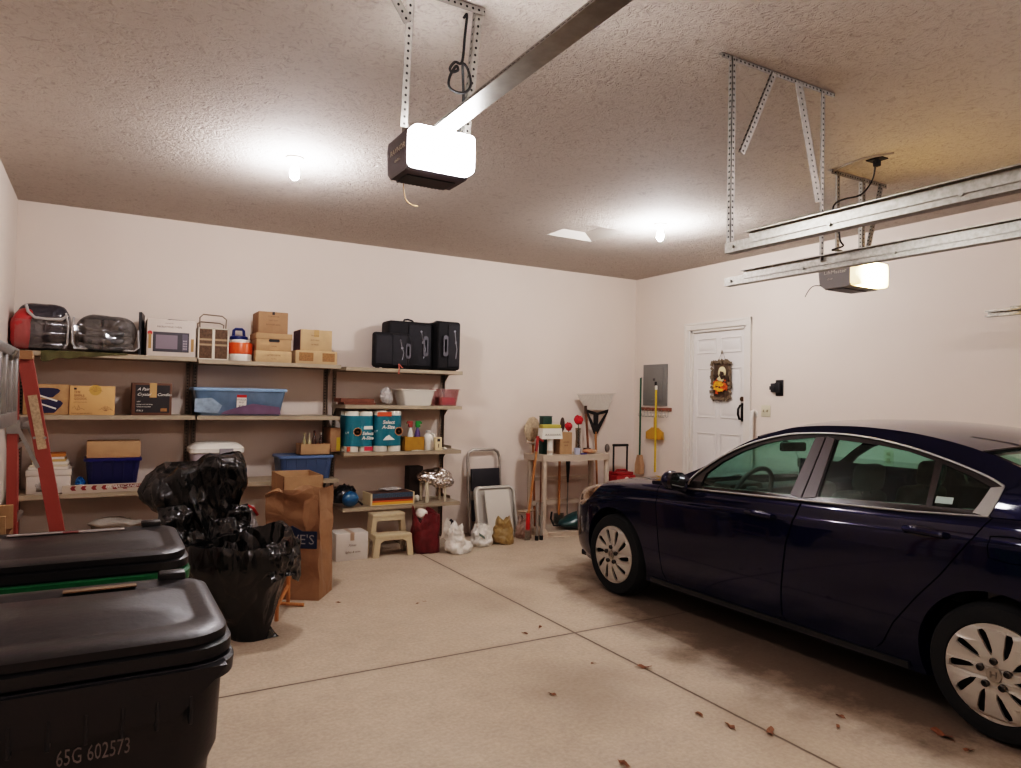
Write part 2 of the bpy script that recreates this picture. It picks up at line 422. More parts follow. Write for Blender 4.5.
mb.bx(XR-.03, XR-.02, DY1+.06, DY1+.085, DZ0, DZ1+.09).bx(XR-.03, XR-.02, DY0-.085, DY0-.06, DZ0, DZ1+.09).bx(XR-.032, XR-.02, DY0-.085, DY1+.085, DZ1+.065, DZ1+.09)
part('door_casing', mb, MATS['trim_paint'], dr)
hd = part('door_handle', MB().tube([(XR+.03, 5.56, 1.56), (XR-.02, 5.56, 1.55), (XR-.05, 5.56, 1.51), (XR-.052, 5.56, 1.45), (XR-.03, 5.56, 1.40), (XR+.03, 5.56, 1.395)], .013, 10).bx(XR+.022, XR+.032, 5.535, 5.585, 1.37, 1.58, .004), mat('dark_bronze', '17130f', .35, .6), dr, 'black curved pull handle')
part('deadbolt', MB().cyl((XR+.03, 5.56, 1.625), (XR+.005, 5.56, 1.625), .028), mat('bronze_lock', '5a4a3a', .3, .8), dr)
# two steps up to the door (behind the car)
struct('trim_1', MB().bx(XR-.62, XR-.001, 5.40, 6.46, 0, .2, .01).bx(XR-.32, XR-.001, 5.40, 6.46, .2, .4, .01), mat('step_concrete', '9b8f80', .8, var=.1))
# ------------------------------------------------------------------ ceiling lamps
def bulb_lamp(loc, label, k, col):
    r = thing('ceiling_lamp', label, 'lamp', (loc[0], loc[1], H), 0, 'bare ceiling bulbs')
    part('lamp_holder', MB().lathe([(.06, 0), (.06, -.012), (.045, -.028), (.03, -.036), (.022, -.05)], seg=24), mat('porcelain', 'e8e4da', .3), r)
    part('bulb', MB().lathe([(.013, -.05), (.016, -.06), (.028, -.085), (.033, -.11), (.029, -.135), (.016, -.152), (.003, -.158)], seg=20), mat('lit_bulb_'+str(k), 'ffffff', .5, emit=col, estr=k), r, 'glowing white bulb')
bulb_lamp((1.115, 4.95), 'bare glowing bulb on the ceiling above the steel shelves, left one', 400, 'fffaff')
bulb_lamp((4.42, 4.92), 'bare glowing bulb on the ceiling beside the attic hatch', 480, 'fffcff')

# ------------------------------------------------------------------ garage door openers
def opener(cx, y0, zt, label, lens_col, lens_k, word, sub, bw, grey, edge):
    """motor head: lens on the -Y end, name on the -X flank, rail running back to -Y"""
    r = thing('garage_door_opener', label, 'opener', (cx, y0, zt-.17), 0, 'ceiling garage door openers')
    w, d, h = bw, .27, .17
    body = MB()
    prof = [(0.03, .012), (.03, h), (d, h), (d+.012, h-.03), (d, .03), (d-.04, 0), (.06, 0)]
    body.prism(prof, lambda a, b, x: V((x, a, b)), -w/2, w/2)
    part('housing', body, mat('opener_housing_'+grey, grey, .45, .2, bump=.1, bscale=200), r)
    # diffuser: rounded translucent cover, glowing
    L_ = MB()
    n = 10; rings = []
    for k in range(n+1):
        t = k/n; y = .035 - .07*math.sin(t*PI/2); s_ = (1-(t**4)*.10)
        rings.append([(x*s_, y, h*.52+z*s_) for x, z in rrect(w+.004, h*.98, .02, 4)])
    L_.skin(rings)
    dm = mat('lit_diffuser_'+grey, 'ffffff', .4, emit=lens_col, estr=lens_k); nt = dm.node_tree
    tc = nt.nodes.new('ShaderNodeTexCoord'); dv = nt.nodes.new('ShaderNodeVectorMath'); dv.operation = 'DISTANCE'; dv.inputs[1].default_value = (0, -.03, h*.52)
    nt.links.new(tc.outputs['Object'], dv.inputs[0]); rp = nt.nodes.new('ShaderNodeMapRange'); rp.inputs[1].default_value = .05; rp.inputs[2].default_value = .17; rp.inputs[3].default_value = lens_k; rp.inputs[4].default_value = lens_k*edge
    nt.links.new(dv.outputs['Value'], rp.inputs[0]); nt.links.new(rp.outputs[0], nt.nodes['Principled BSDF'].inputs['Emission Strength'])
    part('light_diffuser', L_, dm, r, 'glowing diffuser')
    part('bottom_grille', MB().box((0, .17, -.002), (w*.8, .12, .006)), mat('opener_dark', '2c2a30', .5), r)
    g = MB()
    for i in range(12): g.box((-w*.36+i*w*.065, d-.01, .012), (.008, .03, .004), Rx(.8).to_3x3())
    part('vent_slots', g, mat('opener_dark', '2c2a30'), r)
    mx = T(-w/2-.0012, .15, .11) @ LEFT
    text('lettering', word, .034, WHITEC, r, mx, width=.17)
    text('lettering', sub, .016, WHITEC, r, T(-w/2-.0012, .15 if grey == '4a444c' else .19, .065) @ LEFT)
    # rail with chain, open T section
    L = y0-YF-.02
    part('rail', MB().bx(-.022, .022, -L, .12, h+.005, h+.04).bx(-.045, .045, -L, .10, h+.004, h+.009), mat('rail_steel', '8e8a84', .3, .85, var=.15, vscale=20), r)
    ch = MB()
    for i in range(int(L/.03)): ch.bx(-.034, -.027, -.03-i*.03, -.012-i*.03, h+.012, h+.022)
    o = part('chain', ch, mat('chain_steel', '201d1b', .5, .4), r); o['kind'] = 'stuff'
    part('mount_bracket', MB().bx(-w/2+.01, w/2-.01, .06, .16, h, h+.004).bx(-w/2+.006, -w/2+.012, .06, .12, h, h+.03).bx(w/2-.012, w/2-.006, .06, .12, h, h+.03), GALV, r)
    return r
op1 = opener(1.222, 2.72, 2.705, 'dark grey opener with bright white lens, nearest the camera', 'fffdff', 44, 'RAYNOR', 'GENERAL', .285, '4a444c', .12)
op2 = opener(4.54, 2.94, 2.56, 'grey opener with warm yellow lit lens above the car, behind the tracks', 'ffd28a', 26, 'LiftMaster', '1/2 HP', .33, '6f6965', .02)

def hanger(label, pieces, group='punched steel ceiling hangers'):
    """pieces: list of (name, a, b, w1, w2)"""
    r = thing('ceiling_hanger', label, 'hanger', pieces[0][1], 0, group)
    for nm, a, b, w1, w2 in pieces:
        part(nm, MB().angle(a, b, w1, w2), GALVH, r, world=True, smooth=0)
    return r
e = .032
hanger('perforated steel hanger holding the nearest opener from the ceiling', [
    ('ceiling_bar', (1.0, 2.60, H-.001), (1.35, 2.60, H-.001), (0, e, 0), (0, 0, -e)),
    ('strap', (1.085, 2.775, 2.71), (1.04, 2.61, H-.004), (-e, 0, 0), (0, e, 0)),
    ('strap', (1.345, 2.775, 2.71), (1.315, 2.61, H-.004), (e, 0, 0), (0, e, 0)),
    ('brace', (1.035, 2.63, 3.09), (.93, 2.60, H-.012), (-.03, 0, -.026), (0, e*.6, 0))])
hanger('perforated steel hanger holding the farther opener from the ceiling', [
    ('ceiling_bar', (4.34, 3.10, H-.001), (4.98, 3.10, H-.001), (0, e, 0), (0, 0, -e)),
    ('strap', (4.42, 3.09, 2.566), (4.42, 3.09, H-.004), (-e, 0, 0), (0, e, 0)),
    ('strap', (4.68, 3.09, 2.566), (4.68, 3.09, H-.004), (e, 0, 0), (0, e, 0)),
    ('brace', (4.70, 3.08, 2.62), (4.88, 3.08, H-.02), (.03, 0, -.01), (0, e*.6, 0))])
e = .024
hanger('tall punched steel hanger carrying the ends of the two door tracks', [
    ('ceiling_bar', (2.46, 2.335, H-.001), (3.29, 2.335, H-.001), (0, e, 0), (0, 0, -e)),
    ('strap', (2.525, 2.33, 2.315), (2.525, 2.33, H-.004), (e, 0, 0), (0, e, 0)),
    ('strap', (3.205, 2.33, 2.315), (3.205, 2.33, H-.004), (-e, 0, 0), (0, e, 0)),
    ('brace', (2.56, 2.31, 2.76), (2.78, 2.31, H-.02), (.03, 0, -.012), (0, e*.5, 0)),
    ('brace', (3.165, 2.31, 2.62), (3.00, 2.31, H-.02), (-.055, 0, -.016), (0, e*.5, 0))])

bulb_lamp((1.115, .75), 'added unseen fill bulb on the ceiling over the carts, behind the photographer', 240, 'fff7fc')  # added fill bulb out of view, brightens the front of the room
bulb_lamp((4.42, .45), 'added unseen fill bulb on the ceiling over the rear of the car', 240, 'fff7fc')  # second added fill bulb, also out of view
# ------------------------------------------------------------------ horizontal door tracks
def track(label, X, yend, side, z=2.30):
    """C channel opening towards `side` (+1: +X); runs back to the front wall and turns down it"""
    r = thing('door_track', label, 'track', (X, yend, z), 0, 'galvanized door tracks')
    prof = [(0, -.024), (.05*side, -.024), (.05*side, -.012), (.046*side, -.012), (.046*side, -.020), (.003*side, -.020), (.003*side, .020), (.046*side, .020), (.046*side, .012), (.05*side, .012), (.05*side, .024), (0, .024)]
    path = [((X, yend), 0)]
    R = .35; pts = [(yend, z, 0)] + [(YF+.10+R - R*math.sin(a), z-R+R*math.cos(a), a) for a in [PI/2*k/10 for k in range(11)]] + [(YF+.10, .001, PI/2)]
    rings = []
    for y, zz, a in pts: rings.append([(X+px, y - pz*math.sin(a)*-1*0 + pz*(-math.sin(a)), zz + pz*math.cos(a)) for px, pz in prof])
    part('channel', MB().skin(rings), GALV, r, world=True, smooth=30)
    part('reinforcing_angle', MB().bx(X-.002*side, X-.006*side, YF+.5, yend-.15, z+.0, z+.045).bx(X-.002*side, X-.03*side, YF+.5, yend-.15, z+.043, z+.047), GALV, r, world=True)
    b = MB()
    for k in range(3): b.cyl((X-.001*side, yend-.05-k*.5, z), (X-.01*side, yend-.05-k*.5, z), .008, seg=8)
    part('bolt', b, GALV, r, world=True)
track('galvanized track hanging lowest left, its end nearest the camera opener', 2.50, 2.34, 1)
track('galvanized track running just in front of the farther opener', 3.205, 3.0, 1)
track('galvanized track fixed high along the right wall', 5.90, 2.85, -1, 2.30)

# ------------------------------------------------------------------ cords at the openers
def cable(name, label, pts, r, m, cat='cord', **k):
    P = [V(p) for p in pts]; out = []
    for i in range(len(P)-1):
        p0, p1, p2, p3 = P[max(i-1, 0)], P[i], P[i+1], P[min(i+2, len(P)-1)]
        for s_ in range(6):
            t = s_/6; out.append(.5*((2*p1)+(p2-p0)*t+(2*p0-5*p1+4*p2-p3)*t*t+(3*p1-p0-3*p2+p3)*t**3))
    out.append(P[-1]); mb = MB().tube(out, r, 6)
    return single(name, label, cat, mb, m, **k)
Y_ = 2.70
cable('power_cord', 'black power cord with a loose coil beside the nearest opener', [(1.30, Y_, H-.01)] + [aY(x, y, Y_-.03) for x, y in ((467, 15), (465, 35), (462, 62), (455, 62), (450, 68), (452, 72), (458, 70), (456, 66), (450, 76), (449, 86), (456, 92), (466, 92), (471, 84), (468, 70), (463, 64))] + [aY(463, 80, Y_+.02), aY(463, 104, Y_+.05), (1.33, 2.80, 2.712)], .006, BLACKR)
cable('power_cord', 'black cord with plug curving down to the farther opener', [aZ(876, 160, H-.02)]+[aY(x, y, 2.96) for x, y in ((873, 178), (866, 190), (858, 196), (845, 199), (836, 203), (833, 210), (838, 222), (840, 240), (843, 246), (832, 250))]+[(4.30, 2.99, 2.62), (4.36, 3.01, 2.60)], .006, BLACKR)
cable('ceiling_wire', 'grey wire stapled along the ceiling to the outlet behind the farther opener', [aZ(x, y, H-.008) for x, y in ((832, 172), (848, 164), (862, 159), (872, 157), (884, 155), (894, 153))], .006, mat('grey_cable', '8d8375', .6))
cable('thin_cord', 'thin pale wire dangling under the nearest opener', [(1.14, 2.96, 2.55)]+[aY(x, y, 2.93) for x, y in ((405, 197), (410, 204), (418, 206))], .0025, mat('tan_wire', 'b08d6a', .6))
cable('thin_cord', 'thin dark wire dangling left of the farther opener', [aY(821, 286, 3.1)]+[aY(x, y, 3.1) for x, y in ((814, 286), (809, 290), (805, 297))], .0025, mat('dark_wire', '3a342e', .6))
p = aZ(877, 159, H)
single('ceiling_outlet', 'small outlet on the ceiling with the black plug of the farther opener', 'outlet', MB().bx(-.04, .04, -.055, .055, -.008, 0, .002, 1).bx(-.016, .016, -.02, .02, -.05, -.008, .004, 1), [BLACKR], (p.x, p.y, H))
# ------------------------------------------------------------------ steel shelving
SY0, SY1 = 6.88, 7.36
U = {1: (-.62, .735, (1.895, 1.372, .72, .17)), 2: (.75, 2.05, (1.88, 1.372, .755, .17)), 3: (2.10, 3.39, (1.865, 1.487, 1.012, .458))}
LAB = {1: 'beige steel shelving unit in the left corner, under the comforter bags', 2: 'beige steel shelving unit in the middle, under the cooler and file boxes', 3: 'beige steel shelving unit at right, under the black suitcases'}
for u, (x0, x1, zs) in U.items():
    r = thing('shelving_unit', LAB[u], 'shelves', (x0, SY0, 0), 0, 'steel shelving units along the back wall')
    top = 1.93
    for xx, sg in ((x0+.005, 1), (x1-.005, -1)):
        mb = MB(); zb = 0
        mb.flange((xx+sg*.02, SY1+.0, zb), (xx+sg*.02, SY1+.0, top), (.038, 0, 0), (0, -1, 0), .003)
        mb.flange((xx, SY1-.02, zb), (xx, SY1-.02, top), (0, .038, 0), (sg, 0, 0), .003)
        part('post', mb, DARKH, r, world=True, smooth=0)
        for z in zs:
            if z < .3: continue
            part('bracket', MB().prism([(SY1-.03, z-.037), (SY1-.03, z-.12), (SY0+.34, z-.037)], lambda a, b, d: V((d, a, b)), xx-sg*.001, xx+sg*.003), SHELF, r, world=True, smooth=0)
    for z in zs:
        mb = MB().bx(x0, x1, SY0, SY1, z-.004, z)
        mb.bx(x0, x1, SY0, SY0+.003, z-.036, z).bx(x0, x1, SY0, SY0+.02, z-.038, z-.035)
        mb.bx(x0, x0+.003, SY0, SY1, z-.036, z).bx(x1-.003, x1, SY0, SY1, z-.036, z)
        mb.bx(x0, x1, SY1-.003, SY1, z-.036, z)
        if u == 3 and z < 1.6: mb.bx(x1-.003, x1, SY0+.25, SY1, z, z+.03)
        part('shelf', mb, SHELF, r, world=True, smooth=0)
Z1 = dict(zip('abcd', U[1][2])); Z2 = dict(zip('abcd', U[2][2])); Z3 = dict(zip('abcd', U[3][2]))
eps = .0005

def span(x0, x1, yt, Y, z, yb=None):
    """front face measured in the photo, standing on z at depth Y: X0, X1, height"""
    ym = yt+12
    X0, X1 = aY(x0, ym, Y).x, aY(x1, ym, Y).x
    return X0, X1, aY((x0+x1)/2, yt, Y).z - z
def carton(name, label, x0, x1, yt, Y, z, dep, m, cat='box', group=None, tape=True, bev=.004, lid=0, rz=0, h=None, open_=False):
    X0, X1, hh = span(x0, x1, yt, Y, z)
    h = h or hh; w = X1-X0
    r = thing(name, label, cat, ((X0+X1)/2, Y+dep/2, z+eps), rz, group)
    if open_:
        mb = MB(); t = .006
        mb.bx(-w/2, w/2, -dep/2, dep/2, 0, t).bx(-w/2, -w/2+t, -dep/2, dep/2, 0, h).bx(w/2-t, w/2, -dep/2, dep/2, 0, h).bx(-w/2, w/2, -dep/2, -dep/2+t, 0, h).bx(-w/2, w/2, dep/2-t, dep/2, 0, h)
        part('carton', mb, m, r)
    else:
        part('carton', MB().bx(-w/2, w/2, -dep/2, dep/2, 0, h-lid, bev), m, r)
    if lid: part('lid', MB().bx(-w/2-.006, w/2+.006, -dep/2-.006, dep/2+.006, h-lid, h, bev), m, r)
    if tape:
        part('tape', MB().bx(-.024, .024, -dep/2-.001, dep/2+.001, h-.0005, h+.0008).bx(-.024, .024, -dep/2-.0012, -dep/2, h-min(.07, h*.4), h+.0005), TAPE, r)
    return r, w, h, dep
def face(r, w, h, d, x, z, sc=1): return T(x*w, -d/2-.0012, z*h) @ FRONT     # lettering on the front face, x/z as fractions

# ---- top shelf, left unit
def quilt_bag(name, label, c, sx, sy, sz, seed, m, mat2=None):
    r = thing(name, label, 'bedding', c)
    mb = MB(); n = 40
    rings = []
    for i in range(1, 24):
        th = PI*i/24; ring = []
        for k in range(n):
            a = 2*PI*k/n; ca, sa = math.cos(a), math.sin(a)
            f = (abs(ca)**4+abs(sa)**4)**-.25
            z = math.cos(th); q = math.sin(th)**.45
            ring.append((sx/2*ca*f*q, sy/2*sa*f*q, sz/2+sz/2*(abs(z)**.85)*(1 if z > 0 else -1)))
        rings.append(ring)
    mb.skin(rings)
    mb.sharp_noise(.012, 5, seed, .012, 9)
    for v in mb.bm.verts: v.co.z = max(v.co.z, .001)
    part('quilt', mb, m, r, smooth=180)
    return r
CLEAR = glassy('clear_vinyl', 'e8e6e6', .10, .12)
QGREY = mat('charcoal_quilt', '3a3837', .6, bump=.4, bscale=30, coat=.6, crease=.3, cscale=10)
QDARK = mat('dark_quilt', '26242c', .6, bump=.4, bscale=24, coat=.7, crease=.3, cscale=10)
QRED = mat('red_quilt', 'a8201c', .55, bump=.3, bscale=30, coat=.7)
PIPE = mat('silver_piping', 'a7a29d', .4)
x0, x1, h = span(12, 71, 303.5, 6.93, Z1['a'])
w = x1-x0-.01
r = thing('comforter_bag', 'red and charcoal comforter in clear zipped bag at left end of top shelf', 'bedding', ((x0+x1)/2, 7.12, Z1['a']+.012))
mb = MB(); rings = []
for i in range(1, 26):                       # dome shaped: tall left shoulder, rounded top
    th = PI*i/26; ring = []
    for k in range(40):
        a = 2*PI*k/40; ca, sa = math.cos(a), math.sin(a); f = (abs(ca)**5+abs(sa)**5)**-.2; q = math.sin(th)**.5; z = math.cos(th)
        ring.append((w/2*ca*f*q, .19*sa*f*q, h/2+h/2*abs(z)**.8*(1 if z > 0 else -1)))
    rings.append(ring)
mb.skin(rings).sharp_noise(.012, 5, 3, .012, 8)
for v in mb.bm.verts: v.co.z = max(v.co.z, .001)
part('dark_quilt', mb, QDARK, r, smooth=180)
mb = MB(); rings = []
for i in range(1, 20):
    th = PI*i/20; ring = []
    for k in range(28):
        a = 2*PI*k/28; ca, sa = math.cos(a), math.sin(a); f = (abs(ca)**4+abs(sa)**4)**-.25; q = math.sin(th)**.5; z = math.cos(th)
        xx = .085*ca*f*q; zz = h*.46+h*.47*abs(z)**.8*(1 if z > 0 else -1)
        ring.append((-w/2+.055+xx+.10*max(0, (zz/h-.55))**1.0*1.6, .2*sa*f*q-.012, zz))
    rings.append(ring)
mb.skin(rings).sharp_noise(.01, 7, 5, .012, 9)
for v in mb.bm.verts: v.co.z = max(v.co.z, .001)
part('red_quilt', mb, QRED, r, smooth=180)
zb = .68*h
part('piping', MB().tube([(-w*.28, -.20, h*.93), (-w*.24, -.21, h*.78), (-w*.12, -.215, h*.66), (w*.1, -.215, h*.64), (w*.36, -.21, h*.66), (w*.45, -.19, h*.75)], .012, 8), PIPE, r)
part('piping', MB().tube([(w*.42, -.19, h*.8), (w*.47, -.195, h*.55), (w*.46, -.195, .05), (w*.40, -.195, .02)], .008, 8), PIPE, r)
part('bag_cover', MB().grid(lambda u, v: V((-w*.46+u*w*.93, -.222+.02*math.cos(u*6)*.5+.01*math.sin(v*9), .01+v*h*.6)), 12, 8), CLEAR, r, 'clear vinyl front', smooth=180)
x0, x1, h = span(71.5, 140, 315, 6.93, Z1['a']); w = x1-x0
r = thing('comforter_bag', 'charcoal comforter folded in clear zipped bag beside the red one', 'bedding', ((x0+x1)/2, 7.12, Z1['a']+.014))
mb = MB(); rings = []
for i in range(1, 26):
    th = PI*i/26; ring = []
    for k in range(40):
        a = 2*PI*k/40; ca, sa = math.cos(a), math.sin(a); f = (abs(ca)**3+abs(sa)**3)**(-1/3); q = math.sin(th)**.55; z = math.cos(th)
        ring.append((w*.47*ca*f*q, .18*sa*f*q, h*.5+h*.49*abs(z)**.9*(1 if z > 0 else -1)))
    rings.append(ring)
mb.skin(rings).sharp_noise(.01, 5, 8, .01, 9)
for v in mb.bm.verts: v.co.z = max(v.co.z, .001)
part('quilt', mb, QGREY, r, smooth=180)
mb = MB()
for zc, hw, rr in ((.52, .33, .045), (.33, .36, .05), (.16, .38, .04)):
    mb.tube([(-w*hw, -.165, h*zc), (-w*hw*.6, -.2, h*(zc-.05)), (0, -.205, h*(zc-.07)), (w*hw*.6, -.2, h*(zc-.05)), (w*hw, -.165, h*zc)], rr*.8, 10)
part('folded_edge', mb, QGREY, r, smooth=180)
part('piping', MB().tube([(-w*.47, -.19, h*.85), (-w*.49, -.2, h*.5), (-w*.48, -.205, .06), (-w*.42, -.21, .022), (w*.42, -.21, .018), (w*.49, -.2, .05), (w*.47, -.19, h*.6)], .009, 8), PIPE, r)
part('bag_cover', MB().grid(lambda u, v: V((-w*.46+u*w*.92, -.235+.012*math.sin(u*11)+.008*math.sin(v*9+u*4), .02+v*h*.75)), 16, 8), CLEAR, r, 'clear vinyl front', smooth=180)
# dark board standing at the end of the bags
x0, x1, h = span(139, 145, 312, 6.95, Z1['a'])
single('black_board', 'thin black board standing upright between comforter bag and microwave carton', 'board', MB().bx(-.012, .012, -.16, .16, 0, h, .002, 1), mat('black_board', '1d1c1e', .5), ((x0+x1)/2+.006, 7.12, Z1['a']+eps), -.12)
# olive cloth hanging over the lip
mb = MB()
xa, xb = aY(41, 350, 6.87).x, aY(128, 352, 6.87).x
def cl(u, v):
    x = xa+(xb-xa)*u; drop = .075*(1-u)**1.3*(1+.15*math.sin(u*23))+.012
    if v < .5: return V((x, 7.0-(7.0-6.872)*v*2, Z1['a']+.004+.006*abs(math.sin(u*17))*(1)))
    return V((x, 6.868-.004*math.sin(u*31), Z1['a']+.006-drop*(v-.5)*2))
single('folded_cloth', 'olive green cloth hanging over front edge of the left top shelf', 'cloth', mb.grid(cl, 60, 10), mat('olive_cloth', '4e4a2e', .9, var=.2, vscale=20), smooth=180)
# microwave carton
r, w, h, d = carton('microwave_carton', 'white printed microwave oven carton on the left unit top shelf', 147, 196, 320, 6.93, Z1['a'], .36, mat('white_carton', 'bfb3a8', .6, var=.04), tape=False)
yf = -d/2
po = part('printed_oven', MB().bx(-w*.38, w*.36, yf-.001, yf, h*.12, h*.66), mat('print_black', '2a262c', .4), r, 'printed black microwave front')
part('printed_oven_window', MB().bx(-w*.32, w*.12, yf-.0016, yf, h*.20, h*.58), mat('print_window', '6d6068', .35), po)
pc_ = part('printed_controls', MB().bx(w*.22, w*.33, yf-.0016, yf, h*.16, h*.62), mat('print_grey', '4b4550', .4), r)
mb = MB()
for i in range(3):
    for j in range(4): mb.bx(w*(.235+i*.03), w*(.255+i*.03), yf-.002, yf, h*(.2+j*.07), h*(.24+j*.07))
part('printed_buttons', mb, mat('print_button', '958c90', .5), po)
part('printed_accent', MB().bx(-w*.47, -w*.41, yf-.0014, yf, h*.2, h*.6).bx(w*.40, w*.46, yf-.0014, yf, h*.15, h*.5), mat('print_tan', '96703f', .6), r)
part('printed_flower', MB().lathe([(.02, 0), (.001, .001)], (-w*.44, yf-.001, h*.62), 10, 'y'), RED, r)
text('lettering', 'MICROWAVE OVEN', .022, INK, r, T(-w*.05, yf-.001, h*.80) @ FRONT)
text('lettering', '0.9 CU. FT.', .014, INK, r, T(-w*.05, yf-.001, h*.90) @ FRONT)
p = r.location
single('black_folder', 'flat black folder lying on top of the microwave carton', 'folder', MB().box((0, 0, .006), (.16, .2, .01), Rz(.3).to_3x3(), .003), mat('black_board', '1d1c1e'), (p.x+.03, p.y, p.z+h+.001))

# ---- top shelf, middle unit
zt = Z2['a']
x0, x1, h = span(198, 229, 328, 6.93, zt); w = x1-x0
r = thing('picnic_basket', 'brown woven picnic basket with white frame and wire handles by microwave carton', 'basket', ((x0+x1)/2, 7.08, zt+eps))
part('woven_body', MB().bx(-w/2+.004, w/2-.004, -.14, .14, .006, h-.006, .01), mat('brown_wicker', '5a4534', .8, var=.35, vscale=60, bump=.6, bscale=120), r)
mb = MB()
for z in (.44, .60): mb.bx(-w/2+.002, w/2-.002, -.143, .143, h*z, h*(z+.06))
part('stripe', mb, mat('tan_stripe', '9b8266', .7), r)
mb = MB()
for a, b_ in ((-w/2, -w/2+.012), (-.012, .012), (w/2-.012, w/2)): mb.bx(a, b_, -.147, .147, 0, h, .003, 1)
mb.bx(-w/2, w/2, -.147, .147, h-.012, h, .003, 1).bx(-w/2, w/2, -.147, .147, 0, .012, .003, 1)
part('frame', mb, mat('cream_frame', 'c9bfae', .5), r)
for y_, hh_ in ((-.08, .125), (.08, .07)):
    part('handle', MB().tube([(-w*.42, y_, h-.01), (-w*.43, y_, h+hh_*.75), (-w*.32, y_, h+hh_), (w*.3, y_, h+hh_*.95), (w*.44, y_, h+hh_*.7), (w*.42, y_, h-.01)], .006, 8), mat('handle_wire', '7b6a58', .4, .5), r)
# blue handled jug behind, orange cooler in front
x0, x1, h = span(231, 249, 342, 7.15, zt)
bj = mat('blue_plastic', '1d2c63', .35)
r = thing('water_jug', 'white picnic jug with dark blue lid and handle, behind the orange cooler', 'jug', (aY(239, 340, 7.24).x, 7.262, zt+eps))
hh_ = aY(239, 337, 7.26).z-zt
part('body', MB().lathe([(.075, 0), (.08, .01), (.08, hh_-.03), (.075, hh_-.02)], seg=28), WHITEP, r)
jl_ = part('lid', MB().lathe([(.083, hh_-.03), (.085, hh_-.02), (.083, hh_), (.06, hh_+.008), (.001, hh_+.01)], seg=28), bj, r)
part('handle', MB().tube([(-.05, 0, hh_), (-.045, 0, hh_+.06), (-.03, 0, hh_+.075), (.03, 0, hh_+.075), (.045, 0, hh_+.06), (.05, 0, hh_)], .014, 8), bj, jl_)
x0, x1, h = span(230, 254.5, 339, 6.94, zt); w = (x1-x0)/2
r = thing('drink_cooler', 'round orange cooler jug with white base and lid on middle top shelf', 'cooler', ((x0+x1)/2, 6.95+w, zt+eps))
part('body', MB().lathe([(w*.97, h*.33), (w, h*.35), (w, h*.78), (w*.96, h*.84), (.01, h*.84)], seg=36), mat('orange_plastic', 'cf4f17', .35), r)
part('base', MB().lathe([(w*.93, 0), (w*.97, .01), (w*.97, h*.32), (w*.95, h*.34)], seg=36), WHITEP, r)
part('lid', MB().lathe([(w*.72, h*.82), (w*.74, h*.92), (w*.60, h), (.01, h*1.01)], (0, 0, 0), seg=32).bx(-w*.45, w*.7, -w*.2, w*.2, h*.86, h*1.0, .01), WHITEP, r)
# bankers boxes
g = 'cardboard boxes stacked on the middle top shelf'
r, w, h, d = carton('storage_box', 'brown printed box at the bottom of the three box stack, beside cooler', 255.5, 291.5, 351, 6.92, zt, .33, KRAFT2, group=g, tape=False)
text('lettering', 'LETTER / LEGAL', .018, INKB, r, face(r, w, h, d, 0, .62)); text('lettering', 'FILE BOX', .013, INKB, r, face(r, w, h, d, 0, .3))
za = r.location.z+h
r, w, h, d = carton('file_box', 'lidded brown file box with hand hole, middle of the three box stack', 256.5, 291.5, 333.5, 6.93, za, .32, KRAFT, group=g, tape=False, lid=.055)
part('hand_hole', MB().prism(rrect(.10, .028, .012, 4), lambda a, b, dd: V((a, -d/2+dd, h*.58+b)), -.002, .004), INK, r)
text('lettering', 'STORE', .016, INKB, r, face(r, w, h, d, 0, .25))
za = r.location.z+h
r, w, h, d = carton('file_box', 'brown printed box on top of the three box stack', 258.5, 288, 312, 6.94, za, .30, KRAFTD, group=g, tape=False)
part('hand_hole', MB().bx(-.012, .012, -d/2-.001, -d/2+.003, h*.86, h), INK, r)
for z, t_, hh_ in ((.78, 'STORAGE FILE', .016), (.6, 'HEAVY DUTY', .014), (.4, 'BANKERS BOX', .02)): text('lettering', t_, hh_, INKB, r, face(r, w, h, d, 0, z))
r, w, h, d = carton('flat_carton', 'low flat carton with brown print under the taped box, middle top shelf', 295.5, 337, 351, 6.91, zt, .34, KRAFT2, group=g, tape=False)
for xa, xb in ((-.42, -.08), (.14, .44)): part('print_panel', MB().bx(w*xa, w*xb, -d/2-.001, -d/2, h*.2, h*.85), mat('brown_print', '8a6138', .7, var=.3, vscale=80), r)
za = r.location.z+h
X0, X1, hh_ = span(292.5, 332, 330, 6.93, za)
r, w, h, d = carton('taped_carton', 'taped cardboard box on the flat carton, right end of middle top shelf', 300.5, 332, 330, 6.93, za, .30, KRAFT2, group=g)
part('print_panel', MB().bx(-w/2-.001, -w/2, -d*.48, d*.48, h*.03, h*.97), mat('purple_print', '5a4450', .7, var=.4, vscale=40), r, 'purple printed end')
for z, t_ in ((.72, 'FRAGILE'), (.5, 'KITCHEN'), (.3, 'GLASSES')): text('lettering', t_, .02, INKB, r, face(r, w, h, d, -.05, z), shear=.2)

